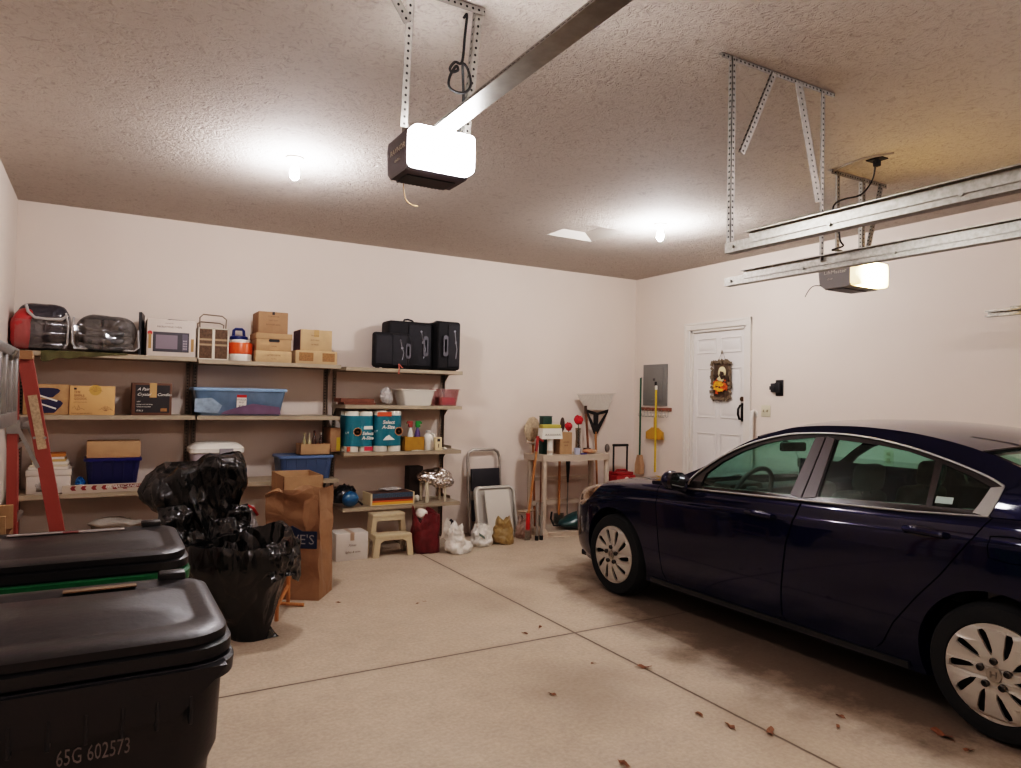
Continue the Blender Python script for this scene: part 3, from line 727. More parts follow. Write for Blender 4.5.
# ---- suitcases, right unit
zt = Z3['a']
NYL = mat('black_nylon', '0d0b0f', .75, bump=.3, bscale=300); NYL2 = mat('grey_black_nylon', '17161b', .7, bump=.3, bscale=300); GREYP = mat('grey_trim', '4c4a50', .45)
def suitcase(label, x0, x1, yt, Y, dep, hx, small=False):
    X0, X1, h = span(x0, x1, yt, Y, zt); w = X1-X0
    r = thing('suitcase', label, 'suitcase', ((X0+X1)/2, Y+dep/2, zt+eps), 0, 'black suitcases on the top shelf')
    part('shell', MB().bx(-w/2, w/2, -dep/2, dep/2, .012, h, .03, 4), NYL, r)
    part('front_pocket', MB().bx(-w*.08 if not small else -w*.46, w*.44 if not small else w*.1, -dep/2-.014, -dep/2+.01, .04, h-.03, .012, 3), NYL2, r)
    if small: part('front_pocket', MB().bx(-w*.02, w*.40, -dep/2-.02, -dep/2+.01, .03, h-.02, .012, 3), NYL2, r)
    zc = h*.5
    part('carry_handle', MB().prism(rrect(.055, h*.42, .025, 5), lambda a, b, dd: V((hx*w+a, -dep/2-.016+dd, zc+b)), -.012, .002, [rrect(.026, h*.27, .012, 5)]), GREYP, r)
    part('zipper', MB().tube([(w*.20, -dep/2-.017, h*.82), (w*.24, -dep/2-.018, h*.62), (w*.30, -dep/2-.017, h*.45), (w*.26, -dep/2-.017, h*.25)], .005, 6).lathe([(.012, 0), (.012, .004)], (w*.2, -dep/2-.02, h*.8), 10, 'y').bx(w*.22, w*.28, -dep/2-.022, -dep/2-.014, h*.55, h*.6), mat('zip_silver', '8b8a90', .3, .8), r)
    for sx in (-1, 1): part('foot', MB().bx(sx*w*.36-.015, sx*w*.36+.015, -dep*.35, dep*.35, 0, .016, .003, 1), BLACKP, r)
    return r, w, h
r, w, h = suitcase('big black suitcase second from left, grey handle, behind the small one', 389, 434, 321.5, 7.06, .245, .30)
part('top_handle', MB().tube([(-w*.10, 0, h-.003), (-w*.08, 0, h+.025), (0, 0, h+.032), (w*.10, 0, h+.02), (w*.14, 0, h-.003)], .010, 8), NYL, r)
r, w, h = suitcase('big black suitcase at the right end of the top shelf', 438.3, 461, 321.5, 6.955, .335, -.20)
part('top_handle', MB().tube([(-w*.40, 0, h-.003), (-w*.3, 0, h+.01), (-w*.1, 0, h+.01), (0, 0, h-.003)], .008, 8), NYL, r)
r, w, h = suitcase('small black suitcase with pink tag, front left of the three', 374, 410.5, 332.5, 6.91, .085, .42, True)
part('luggage_tag', MB().tube([(w*.16, -.066, h*.13), (w*.16, -.086, -.01), (w*.14, -.09, -.06)], .006, 6).tube([(w*.17, -.066, h*.13), (w*.24, -.078, .012), (w*.27, -.075, .014)], .006, 6), mat('pink_tag', 'b8604f', .6), r, 'pink luggage tag')

# ---- second shelf, left unit
zt = Z1['b']
r, w, h, d = carton('printed_carton', 'brown carton printed with dark blue shapes behind red ladder', 23, 69, 384, 6.94, zt, .30, mat('kraft_print', 'a07c55', .8, var=.2, vscale=18), tape=False)
mb = MB()
for cx, cz, a, b_ in ((.0, .72, .085, .05), (.03, .28, .095, .07)):
    pts = [(math.cos(t*2*PI/18)*a*(1+.25*math.sin(3*t*2*PI/18)), math.sin(t*2*PI/18)*b_*(1+.2*math.cos(2*t*2*PI/18))) for t in range(18)]
    mb.prism(pts, lambda p, q, dd: V((w*cx+p, -d/2-dd, h*cz+q)), 0, .0012)
part('dark_print', mb, mat('navy_print', '1c1a3a', .5), r)
mb = MB()
for cx, cz in ((.0, .30), (.02, .55)): mb.box((w*cx, -d/2-.0016, h*cz), (.15, .001, .012), Ry(.35).to_3x3())
part('pale_print', mb, WHITEC, r)
r, w, h, d = carton('gift_carton', 'pale tan carton with small print on second shelf of left unit', 69.5, 115, 386, 6.93, zt, .28, mat('tan_carton', 'c79a68', .75, var=.05), tape=False)
for z, t_ in ((.78, 'THE'), (.66, 'SIMPLE'), (.55, 'GOODS')): text('lettering', t_, .026, INKB, r, face(r, w, h, d, -.41, z), align='LEFT')
text('lettering', 'a fine home collection', .011, INKB, r, face(r, w, h, d, -.41, .44), align='LEFT'); text('lettering', 'handle with care - this side up', .012, INK, r, face(r, w, h, d, -.45, .06), align='LEFT')
part('logo_mark', MB().bx(-w*.41, -w*.35, -d/2-.001, -d/2, h*.86, h*.93), INK, r)
for cx, cz, n_ in ((.06, .8, 5), (.3, .14, 6), (-.33, .16, 3)):
    mb = MB()
    for k in range(n_):
        a = PI*k/n_ + .2
        mb.tube([(w*cx+.005*math.cos(a), -d/2-.0006, h*cz), (w*cx+.03*math.cos(a), -d/2-.0006, h*cz+.035*math.sin(a)+.01), (w*cx+.055*math.cos(a), -d/2-.0006, h*cz+.02*math.sin(a))], .0012, 4)
    part('leaf_drawing', mb, INKB, r)
part('round_sticker', MB().lathe([(.045, 0), (.045, .001)], (w*.06, -d/2-.001, h*.86), 20, 'y'), mat('gold_sticker', 'b98f45', .6), r)
r, w, h, d = carton('crystal_box', 'black box with cursive lettering on the left unit second shelf', 132, 172, 383, 6.93, zt, .30, KRAFTD, tape=False)
r.children[0].data.materials[0] = mat('chestnut_card', '5d4030', .75, var=.1)
fl_ = part('front_label', MB().bx(-w*.42, w*.44, -d/2-.001, -d/2, h*.08, h*.93), mat('label_black', '1b1616', .5), r, 'black printed front')
mx = lambda x, z: T(x*w, -d/2-.0014, z*h) @ FRONT
text('lettering', 'A Pair', .036, WHITEC, fl_, mx(-.37, .80), 'LEFT', .4); text('lettering', 'Crystal', .036, WHITEC, fl_, mx(-.38, .64), 'LEFT', .4); text('lettering', 'Candles', .036, WHITEC, fl_, mx(.12, .64), 'LEFT', .4)
for z, t_ in ((.42, 'LEAD'), (.33, 'HAND CUT CRYSTAL'), (.26, 'CANDLE HOLDERS')): text('lettering', t_, .013, WHITEC, fl_, mx(-.38, z), 'LEFT')
text('lettering', 'ITALY', .02, WHITEC, fl_, mx(-.38, .14), 'LEFT')
part('tape', MB().bx(-.02, .035, -d/2-.002, -d/2, h*.55, h*1.0).bx(-.02, .035, -d/2-.002, d/2, h, h+.001), TAPE, r)
part('price_sticker', MB().bx(w*.22, w*.38, -d/2-.0018, -d/2, h*.12, h*.22), mat('brown_print', '8a6138'), r)

# ---- totes
def tote(name, label, x0, x1, yt, Y, z, dep, m, lidm, taper=.06, lidh=.022, group=None, ribs=True, rim=.014):
    X0, X1, h = span(x0, x1, yt, Y, z); w = X1-X0
    r = thing(name, label, 'storage tote', ((X0+X1)/2, Y+dep/2, z+eps), 0, group)
    mb = MB(); rloft(mb, [(0, w-2*taper, dep-2*taper, .03), (.008, w-2*taper+.006, dep-2*taper+.006, .035), (h-lidh, w-2*rim, dep-2*rim, .04)])
    part('tub', mb, m, r)
    mb = MB(); rloft(mb, [(h-lidh-.008, w-.006, dep-.006, .04), (h-lidh, w, dep, .045), (h-.008, w, dep, .045), (h-.002, w-.02, dep-.02, .04), (h-.004, w-.05, dep-.05, .03), (h-.010, w-.07, dep-.07, .03), (h-.009, .02, .02, .005)])
    part('lid', mb, lidm, r)
    if ribs:
        mb = MB()
        for k in range(5):
            x = (-.36+.18*k)*w; y0 = -(dep-2*taper)/2; y1 = -(dep-2*rim)/2
            mb.tube([(x*.96, y0-.001, .02), (x, y1-.001, h-lidh-.01)], .004, 5)
        part('rib', mb, m, r)
    return r, w, h, dep
r, w, h, d = tote('storage_tote', 'translucent blue storage tote with price sticker on middle second shelf', 193, 288, 388, 6.90, Z2['b'], .40, mat('translucent_blue', '6a8198', .3, coat=.5, col2='506578', vscale=6), mat('pale_blue_lid', '86a5c4', .35), ribs=False)
part('price_sticker', MB().box((0, 0, 0), (.085, .002, .125), Rx(.12).to_3x3()).xf(T(-.0, -d/2+.021, h*.5)), WHITEC, r)
part('sticker_band', MB().box((0, 0, 0), (.085, .003, .024), Rx(.12).to_3x3()).xf(T(0, -d/2+.013, h*.5+.052)), RED, r)
text('lettering', 'STORAGE', .018, INK, r, T(0, -d/2+.016, h*.5+.018) @ Rx(PI/2+.12)); text('lettering', '28 QT', .018, INK, r, T(0, -d/2+.0185, h*.5-.005) @ Rx(PI/2+.12)); text('lettering', '$5.88', .022, INK, r, T(0, -d/2+.0225, h*.5-.040) @ Rx(PI/2+.12))
part('contents_showing', MB().prism([(-.18, 0), (.36, 0), (.34, .07), (.1, .10), (-.02, .07), (-.14, .03)], lambda a, b, dd: V((a, -d/2+.0375-b*.3-dd*0+dd, .012+b)), 0, .004), mat('purple_contents', '6f5a70', .5, var=.2), r, 'purple things showing through tub')
part('contents_showing', MB().prism([(-.40, .02), (-.2, .01), (-.17, .08), (-.26, .15), (-.4, .14)], lambda a, b, dd: V((a, -d/2+.0375-b*.3-dd*0+dd, .012+b)), 0, .004), mat('pale_contents', '8fa3b4', .5, var=.3, vscale=20), r, 'pale things showing through tub')

# ---- right unit, second shelf (z 1.487)
zt = Z3['b']
for i, (xa, xb, yt, lab) in enumerate(((344, 376, 402.5, 'flat reddish brown wooden board at the bottom of two, under pink bins level'), (341, 375, 398.5, 'flat reddish brown board lying on the other board, beside crumpled plastic bag'))):
    X0, X1, h = span(xa, xb, yt, 6.92, zt)
    z0 = zt+eps if i == 0 else zprev
    single('wooden_board', lab, 'board', MB().box(((X0+X1)/2, 7.04+.02*i, (z0+zt+h)/2), (X1-X0, .22, zt+h-z0), Rz(.03*i).to_3x3(), .003, 1), mat('reddish_board', '6a3d2a', .6, var=.2, vscale=10), group='flat boards on the shelf')
    zprev = zt+h+.0005
CRUMP = mat('crumpled_clear_plastic', 'b3ada8', .22, coat=.6, crease=.5, cscale=12, var=.2, vscale=14)
def lump(name, label, cat, c, s, m, seed=1, amp=.03, sc=6, amp2=.02, sc2=14, fl=.0, seg=40, rings=26, smooth=30, group=None, pw=1):
    mb = MB(); R = []
    for i in range(1, rings):
        th = PI*i/rings
        R.append([(s[0]*math.sin(th)**pw*math.cos(2*PI*k/seg), s[1]*math.sin(th)**pw*math.sin(2*PI*k/seg), s[2]*(1+math.cos(th))) for k in range(seg)])
    mb.skin(R).sharp_noise(amp, sc, seed, amp2, sc2)
    for v in mb.bm.verts: v.co.z = max(v.co.z, 0)
    return single(name, label, cat, mb, m, c, group=group, smooth=smooth)
X0, X1, h = span(375, 405, 384, 6.98, zt)
lump('plastic_bag', 'crumpled clear plastic bag between wooden boards and white bin', 'bag', ((X0+X1)/2-.005, 7.02, zt+eps), ((X1-X0)/2-.068, .07, h/2*.9), CRUMP, 4, .04, 6, .02, 12, smooth=20)
bag_me = bpy.context.scene.objects['plastic_bag'].data; zm_ = max(v.co.z for v in bag_me.vertices)
for v in bag_me.vertices: q = v.co.z/zm_; v.co.x = v.co.x*(1.15-.75*q)-.03*q; v.co.y *= 1.1-.6*q
def open_bin(name, label, xa, xb, yt, Y, dep, m, lipm, group=None):
    X0, X1, h = span(xa, xb, yt, Y, zt); w = X1-X0
    r = thing(name, label, 'bin', ((X0+X1)/2, Y+dep/2, zt+eps), 0, group)
    mb = MB()
    rloft(mb, [(0, w*.72, dep*.8, .02), (h-.012, w*.92, dep*.95, .025), (h-.012, w, dep, .03), (h, w, dep, .03), (h, w*.9, dep*.93, .02), (.006, w*.7, dep*.78, .02)])
    part('tub', mb, m, r)
    return r, w, h
r, w, h = open_bin('plastic_bin', 'white open plastic bin on right unit second shelf', 401, 437, 389.5, 6.90, .3, mat('white_bin', 'c8c2b6', .35), None)
part('papers', MB().bx(-w*.22, w*.30, -.1, .1, .008, h*.8, .004), mat('cream_paper', 'd0c6b4', .8), r)
r, w, h = open_bin('plastic_bin', 'translucent pink plastic bin at right end of second shelf', 439, 461, 389, 6.90, .3, glassy('pink_plastic', 'f4e2e2', .14, .2), None)
part('pink_contents', MB().bx(-w*.3, w*.3, -.11, .08, .008, h*.5, .01), mat('pink_stuff', 'd98a90', .6), r)

# ---- right unit, third shelf (z 1.012)
zt = Z3['c']
r, w, h, d = carton('shoe_box', 'brown box with yellow patch standing left of the paper towels', 330.5, 340.5, 428, 7.0, zt, .26, KRAFTD, tape=False)
part('yellow_end', MB().bx(w*.1, w*.49, -d/2-.001, -d/2, h*.05, h*.6), mat('yellow_print', 'b59a1a', .6), r)
TEAL = mat('teal_wrap', '0b6573', .3, coat=.5, bump=.2, bscale=30); TWH = mat('white_tissue', 'd6d0c2', .8, var=.04)
def towels(label, xa, xb, yt, two, Y):
    X0, X1, h = span(xa, xb, yt, Y, zt); w = X1-X0; rr = w/4
    r = thing('paper_towel_pack', label, 'paper towels', ((X0+X1)/2, Y+rr*2+.002, zt+eps), 0, 'teal packs of paper towels')
    ro = MB(); wr = MB()
    for sx in (-1, 1):
        for sy in (-1, 1):
            b_ = MB().lathe([(rr*.25, .01), (rr*.95, .0), (rr*.97, .004), (rr*.97, h-.004), (rr*.95, h), (rr*.25, h-.01)], (sx*rr, sy*rr, 0), 28)
            part('paper_roll', b_, TWH, r)
    out = []
    n = 14
    for cx, cy, a0 in ((rr, -rr, -PI/2), (rr, rr, 0), (-rr, rr, PI/2), (-rr, -rr, PI)):
        for k in range(n+1):
            a = a0+PI/2*k/n
            out.append((cx+rr*math.cos(a), cy+rr*math.sin(a)))
    # front gets the dip between the two rolls
    def prof(z): return [(x, y+(.014*math.exp(-(x/(rr*.28))**2) if y < -rr*1.5 else 0), z) for x, y in sum([[p] if not (p[1] < -rr*1.9 and abs(p[0]-(-rr)) < 1e-6) else [p]+[(-rr+2*rr*q/10, -2*rr) for q in range(1, 10)] for p in out], [])]
    wp = part('wrapper', MB().skin([prof(h*.14), prof(h*.5), prof(h*.89)], True, False), TEAL, r, 'teal printed wrapper')
    yb = -2*rr-.0015
    fx = -.12*w if two == 0 else .33*w
    fl = MB()
    for k in range(9):
        a = 2*PI*k/9; fl.lathe([(.020, -.003), (.016, .001)], (fx+.024*math.cos(a), yb-.001, h*.5+.024*math.sin(a)), 12, 'y')
    pf = part('printed_flower', fl, mat('peach_print', 'd99a6c', .6), wp)
    part('flower_centre', MB().lathe([(.009, -.006), (.008, -.003)], (fx, yb-.001, h*.5), 10, 'y'), mat('brown_print', '8a6138'), wp)
    if two == 0:
        text('lettering', 'Select\nA-Size', .046, WHITEC, wp, T(.25*w, yb-.004, h*.40) @ FRONT, shear=.2, width=.125, bold=.0012)
        part('printed_sheet', MB().prism([(.10, .56), (.43, .56), (.42, .64), (.12, .64)], lambda a, b_, dd: V((a*w, yb-dd, b_*h)), 0, .001), WHITEC, r)
        text('lettering', 'LY', .032, WHITEC, r, T(-.46*w, yb+.022, h*.47) @ Rz(-.5) @ FRONT)
        part('printed_badge', MB().bx(.14*w, .44*w, yb-.001, yb+.004, h*.03, h*.13), mat('red_badge', 'c43a4a', .5), r)
        part('printed_badge', MB().bx(-.46*w, -.36*w, yb+.006, yb+.03, h*.02, h*.13), mat('orange_badge', 'c8502a', .5), r)
    else:
        text('lettering', 'Select\nA-Size', .05, WHITEC, wp, T(-.05*w, yb-.004, h*.66) @ FRONT, shear=.2, width=.14, bold=.0012)
        part('printed_sheet', MB().prism([(-.24, .28), (.2, .29), (.08, .35), (-.02, .41), (-.14, .36)], lambda a, b_, dd: V((a*w, yb-dd, b_*h)), 0, .001), WHITEC, r)
        part('printed_badge', MB().bx(-.46*w, .06*w, yb-.001, yb+.004, h*.87, h*.97), mat('orange_badge', 'c8502a'), r)
        text('lettering', 'LY', .032, WHITEC, r, T(-.46*w, yb+.022, h*.5) @ Rz(-.5) @ FRONT)
towels('teal paper towel pack on the left, red badge at its bottom', 347, 374.8, 411.5, 0, 6.89)
towels('teal paper towel pack on the right, red badge at its top', 376, 403.5, 411, 1, 6.89)
X0, X1, h = span(404.5, 424.5, 437, 6.90, zt); w = X1-X0
r = thing('cardboard_tray', 'mustard yellow cardboard tray right of the paper towels', 'tray', ((X0+X1)/2, 6.99, zt+eps))
MUST = mat('mustard_card', '9a6f1a', .7, var=.1, vscale=20); t = .005
part('tray', MB().bx(-w/2, w/2, -.085, .085, 0, t).bx(-w/2, w/2, -.085, -.085+t, 0, h).bx(-w/2, w/2, .085-t, .085, 0, h).bx(-w/2, -w/2+t, -.085, .085, 0, h).bx(w/2-t, w/2, -.085, .085, 0, h), MUST, r)
def sprayer(label, px, yt, Y, bodym, headm, h0, dirx=-1):
    X = aY(px, yt+8, Y).x; h = aY(px, yt, Y).z-zt-.006
    r = thing('spray_bottle', label, 'bottle', (X, Y, zt+.006), 0, 'spray bottles in the tray')
    part('bottle', MB().lathe([(.030, 0), (.033, .01), (.033, h*.45), (.026, h*.62), (.013, h*.74), (.013, h*.80)], seg=20, sy=.75), bodym, r)
    part('trigger_head', MB().prism([(-.016, h*.78), (.018, h*.78), (.022, h*.9), (.02, h), (-.03, h), (-.045, h*.95), (-.045, h*.9), (-.02, h*.9), (-.028, h*.8)], lambda a, b_, dd: V((a*(-dirx), dd, b_)), -.012, .012), headm, r)
sprayer('white spray bottle with red nozzle standing in mustard tray', 410.5, 421, 6.99, WHITEP, mat('dull_red_plastic', '8a3a34', .4), 0)
sprayer('purple spray bottle with green trigger head standing in mustard tray', 417.5, 421, 6.99, mat('purple_plastic', '4a3568', .35), mat('green_plastic', '1f7a34', .4), 0, 1)
X0, X1, h = span(425, 434.5, 431, 6.95, zt); w = X1-X0
r = thing('detergent_jug', 'plain white jug right of the mustard tray', 'jug', ((X0+X1)/2, 7.0, zt+eps))
part('jug', MB().lathe([(w*.46, 0), (w*.5, .012), (w*.5, h*.6), (w*.42, h*.74), (.022, h*.86), (.022, h*.93)], seg=24, sy=.7), WHITEP, r)
part('cap', MB().lathe([(.026, h*.9), (.026, h), (.02, h*1.02), (.001, h*1.02)], seg=16), mat('grey_cap', 'b9b4ac', .5), r)
part('handle', MB().tube([(w*.3, 0, h*.85), (w*.62, 0, h*.8), (w*.64, 0, h*.5), (w*.46, 0, h*.4)], .011, 8), WHITEP, r)
X0, X1, h = span(435.5, 442, 437.5, 6.9, zt); w = X1-X0
r = thing('small_carton', 'small cream carton with black mark near the shelf end', 'box', ((X0+X1)/2, 6.93, zt+eps))
part('carton', MB().bx(-w/2, w/2, -.025, .025, 0, h, .002, 1), mat('cream_card', 'c8b592', .7), r)
for xw_, za_, zb__ in ((.22, .68, .9), (.06, .2, .5)): part('printed_mark', MB().bx(-w*xw_, w*xw_, -.0262, -.025, h*za_, h*zb__), INK, r)
lump('tape_roll', 'small white crumpled wad beside the small cream carton', 'paper', (aY(445.5, 444, 6.93).x, 6.94, zt+eps), (.022, .022, .016), TWH, 3, .006, 30, .004, 60, seg=16, rings=10)
lump('white_rag', 'flat white rag lying before the mustard tray', 'cloth', (aY(417, 448, 6.9).x+.015, 6.892, zt+eps), (.08, .006, .006), TWH, 9, .006, 20, .004, 40, seg=24, rings=10)

# ---- right unit, lowest shelf (z .458)
zt = Z3['d']
X0, X1, h = span(336, 361, 485.5, 6.9, zt); w = X1-X0
r = thing('bicycle_helmet', 'black and bright blue rounded helmet on the lowest right shelf', 'helmet', ((X0+X1)/2-.01, 7.02, zt+eps))
mb = MB(); R = []
for i in range(0, 14):
    th = PI/2*i/13*1.25
    R.append([(w*.5*math.sin(th+.02)*math.cos(2*PI*k/32), .13*math.sin(th+.02)*math.sin(2*PI*k/32), h*.42+h*.56*math.cos(th)) for k in range(32)])
part('shell', mb.skin(R), mat('helmet_black', '15161c', .25, coat=.6), r)
part('visor', MB().ell((.03, -.10, h*.38), (w*.34, .075, h*.36), 24, 14), mat('helmet_blue', '0f4c70', .3, coat=.6, bump=.2, bscale=30), r, 'bright blue front')
mb = MB()
for k in (-2, -1, 0, 1, 2): mb.tube([(k*w*.15, .10, h*.80), (k*w*.17, 0, h*.985-abs(k)*h*.06), (k*w*.16, -.09, h*.82-abs(k)*.01)], .012, 8)
part('vent_ridge', mb, mat('helmet_black', ''), r)
part('strap', MB().tube([(w*.35, -.05, .03), (w*.52, -.06, .05), (w*.62, -.05, .03), (w*.7, -.04, .012)], .011, 8), mat('strap_black', '1b1a1d', .6), r)
X0, X1, h = span(370.5, 415, 493, 6.895, zt); w = X1-X0
r = thing('game_box', 'flat colourful box with orange yellow front on lowest right shelf', 'box', ((X0+X1)/2, 7.02, zt+eps), .02)
part('box_body', MB().bx(-w/2, w/2, -.11, .13, 0, h, .003, 1), mat('cream_card', 'c8b592'), r)
yb = -.1112
part('front_print', MB().bx(-w*.46, w*.46, yb, yb+.001, h*.08, h*.27), mat('print_yellow', 'd8a03a', .5), r)
part('front_print', MB().bx(-w*.46, w*.46, yb, yb+.001, h*.27, h*.42), mat('print_orange', 'b0501f', .5), r)
part('front_print', MB().bx(-w*.46, w*.46, yb, yb+.001, h*.42, h*.62), mat('print_maroon', '4a1f1c', .5), r)
part('front_print', MB().bx(-w*.46, w*.46, yb, yb+.001, h*.62, h*1.0), mat('print_blue', '3a4a58', .5, var=.5, vscale=90), r)
part('top_print', MB().bx(-w*.46, w*.46, -.11, .12, h, h+.001), mat('print_brown', '5a4038', .5, var=.4, vscale=50), r)
za = r.location.z+h+.0015
lump('clear_wrapper', 'thin clear crumpled wrapper lying on the colourful flat box', 'wrapper', ((X0+X1)/2+.03, 7.06, za), (.13, .07, .02), CRUMP, 6, .015, 10, .01, 25)
# foil covered tray on its box
X0, X1, h = span(411, 447, 466, 7.02, zt); w = X1-X0
r, w, h, d = carton('dark_carton', 'dark brown box under and behind the silver foil bundle', 409.5, 423, 466.5, 7.2, zt, .14, mat('dark_brown_card', '3d2f27', .7, var=.2), tape=False)
FOIL = mat('silver_foil', 'e6e0dc', .16, 1, crease=.6, cscale=14)
X0, X1, h = span(421, 455, 467, 6.92, zt); w = X1-X0
r = thing('foil_bundle', 'shiny silver foil bundle standing on pale legs, right end of lowest shelf', 'bundle', ((X0+X1)/2, 7.02, zt+eps))
mb = MB().ell((0, 0, h*.70), (w*.53, .12, h*.25), 48, 28).sharp_noise(.014, 7, 5, .010, 14)
part('foil', mb, FOIL, r, smooth=25)
mb = MB().ell((w*.2, -.03, h*.55), (w*.36, .10, h*.20), 36, 20).sharp_noise(.014, 8, 2, .010, 14)
part('foil', mb, FOIL, r, smooth=25)
for x, y in ((-w*.32, -.09), (-w*.22, -.03), (w*.24, -.07), (-w*.3, .08), (w*.24, .07)):
    part('leg', MB().lathe([(.012, 0), (.016, .006), (.013, h*.2), (.017, h*.42), (.017, h*.55)], (x, y, 0), 14), mat('cream_plastic', 'bfb39c', .5), r)
lump('paper_wad', 'white crumpled paper wad left of the foil bundle legs', 'paper', (aY(418.5, 490, 6.98).x+.01, 7.06, zt+eps), (.035, .035, .035), TWH, 12, .015, 14, .01, 30, seg=24, rings=14)

# ---- left unit third shelf (z .72)
zt = Z1['c']
r, w, h, d = carton('paper_carton', 'white copy paper carton behind the red ladder', 26, 70.5, 470, 6.96, zt, .30, mat('white_carton', ''), tape=False, lid=.05)
text('lettering', 'GLASSWARE', .028, INK, r, face(r, w, h, d, -.05, .35))
za = r.location.z+h+.001
random.seed(4)
FOLD = ['white', 'cream', 'white', 'manila', 'white', 'orange']
cols = {'white': 'cfc6ba', 'cream': 'c2b49c', 'manila': 'b9965e', 'orange': 'b0702f'}
names = ['lowest', 'second from bottom', 'third from bottom', 'third from top', 'second from top', 'topmost']
for k in range(6):
    hh_ = .018+.006*random.random()
    single('paper_folder', 'thick %s folder, %s in the stack on the white carton' % (FOLD[k], names[k]), 'folder', MB().box((0, 0, hh_/2), (w*.92-.015*k, .25, hh_), Rz(.06*(random.random()-.5)).to_3x3(), .003, 1), mat('folder_'+FOLD[k], cols[FOLD[k]], .8), (r.location.x+.02*(random.random()-.5), r.location.y, za), group='paper folders stacked on the white carton'); za += hh_+.0005
lump('blue_bag', 'bright blue crumpled plastic bag between white carton and blue tote', 'bag', (aY(77.5, 480, 6.95).x+.012, 7.0, zt+eps), (.04, .06, .066), mat('blue_film', '0f5f94', .25, coat=.5, crease=.8, cscale=18), 7, .02, 10, .015, 20)
r, w, h, d = tote('storage_tote', 'dark blue plastic tote under the brown box, left unit third shelf', 83, 142, 458, 6.95, zt, .34, mat('dark_blue_tote', '1d1f4c', .4), mat('dark_blue_lid', '1e1f5e', .35), taper=.045)
za = r.location.z+h
r, w, h, d = carton('brown_box', 'plain brown flat box lying on the dark blue tote', 86.5, 140.5, 441.5, 6.96, za, .26, KRAFT, tape=False)
x0 = aY(62, 490, 6.86).x; x1 = aY(155, 488, 6.86).x
r = thing('banner_carton', 'long thin white carton with red chevrons along left third shelf front', 'box', ((x0+x1)/2, 6.897, zt+eps))
w = x1-x0; h = .07
part('carton', MB().bx(-w/2, w/2, -.011, .011, 0, h, .002, 1), mat('dull_white_card', 'b0a08f', .7), r)
for k in range(6):
    cx = -w*.40+k*.075
    part('chevron_print', MB().prism([(cx, h*.35), (cx+.03, h*.35), (cx+.018, h*.6), (cx+.03, h*.88), (cx, h*.88), (cx-.014, h*.6)], lambda a, b_, dd: V((a, -.0112-dd, b_)), 0, .001), mat('chevron_red', '7a1f1c', .6), r)
part('print_band', MB().bx(w*.08, w*.46, -.0122, -.011, h*.50, h*.9), mat('maroon_band', '6a2320', .6), r)
text('lettering', 'HURRICANE', .032, WHITEC, r, T(w*.12, -.0124, h*.68) @ FRONT, shear=.3, width=.24)
text('lettering', 'SHADE', .02, WHITEC, r, T(w*.34, -.0124, h*.72) @ FRONT)

# ---- left unit: floor level
r, w, h, d = carton('low_carton', 'low brown carton under the white cloth, beneath left shelves', 90, 135, 531, 6.92, Z1['d'], .30, KRAFTD, tape=False)
lump('white_cloth', 'crumpled white cloth lying on the low brown carton', 'cloth', (r.location.x+.02, r.location.y-.03, r.location.z+h+.0015), (.22, .13, .05), mat('white_cloth', 'a59c92', .9), 3, .05, 5, .03, 11, seg=48)
lump('black_bag', 'small black plastic bag on the bottom left shelf', 'bag', (aY(76, 530, 6.98).x-.02, 7.05, Z1['d']+eps), (.095, .1, .07), mat('black_film_small', '0d0d0f', .25, coat=.4, crease=.8, cscale=14), 5, .03, 7, .02, 16)

# ---- middle unit third shelf (z .755)
zt = Z2['c']
X0, X1, h = span(190, 245, 443, 6.93, zt); w = X1-X0
r = thing('lidded_bin', 'white plastic bin with domed lid and grey latch, middle third shelf', 'bin', ((X0+X1)/2, 7.1, zt+eps))
LIL = mat('greyish_plastic', 'a59ba0', .4)
part('tub', rloft(MB(), [(0, w*.82, .30, .04), (h*.8, w*.93, .33, .05), (h*.82, w*.93, .33, .05)]), LIL, r)
part('lid', rloft(MB(), [(h*.74, w*.97, .345, .05), (h*.76, w, .36, .06), (h*.86, w, .36, .06), (h*.93, w*.9, .32, .07), (h*.985, w*.75, .27, .08), (h, w*.5, .2, .08)]), WHITEP, r)
part('latch', MB().bx(w*.02, w*.28, -.188, -.165, h*.45, h*.86, .006), mat('grey_latch', '7b7779', .45), r)
r, w, h, d = tote('storage_tote', 'blue plastic tote with paler lid under the bottle box, middle unit', 279, 334.5, 455.5, 6.93, zt, .36, mat('mid_blue_tote', '3c4f6c', .4), mat('mid_blue_lid', '5b7497', .35), taper=.035)
za = r.location.z+h
r, w, h, d = carton('bottle_box', 'small open brown box holding bottles on the blue tote', 300, 330, 444, 6.97, za, .19, KRAFT, tape=False, open_=True)
bz = za+.0085
for k, (px, py, c, nm) in enumerate(((304.5, 433, '9a8f68', 'pale straw'), (309.5, 433, 'a89a78', 'cream'), (314.5, 430.5, '3a1d12', 'dark red brown'), (321, 432.5, '33160f', 'dark brown'))):
    X = aY(px, py, 7.05).x; hh_ = aY(px, py, 7.05).z-bz
    q = thing('glass_bottle', '%s glass bottle in the small open box, %s' % (nm, ('leftmost', 'second from left', 'third from left', 'rightmost')[k]), 'bottle', (X, 7.05, bz), 0, 'bottles in the small box')
    part('bottle', MB().lathe([(.018, 0), (.020, .008), (.020, hh_*.55), (.016, hh_*.66), (.008, hh_*.78), (.008, hh_*.95)], seg=16), mat('bottle_glass_%d' % k, c, .15, coat=.5), q)
    part('cap', MB().lathe([(.010, hh_*.9), (.010, hh_), (.001, hh_)], seg=12), mat('bottle_cap_%d' % k, ('c3b48f', 'cfc6b0', '5a2018', 'c9c3bb')[k], .4), q)
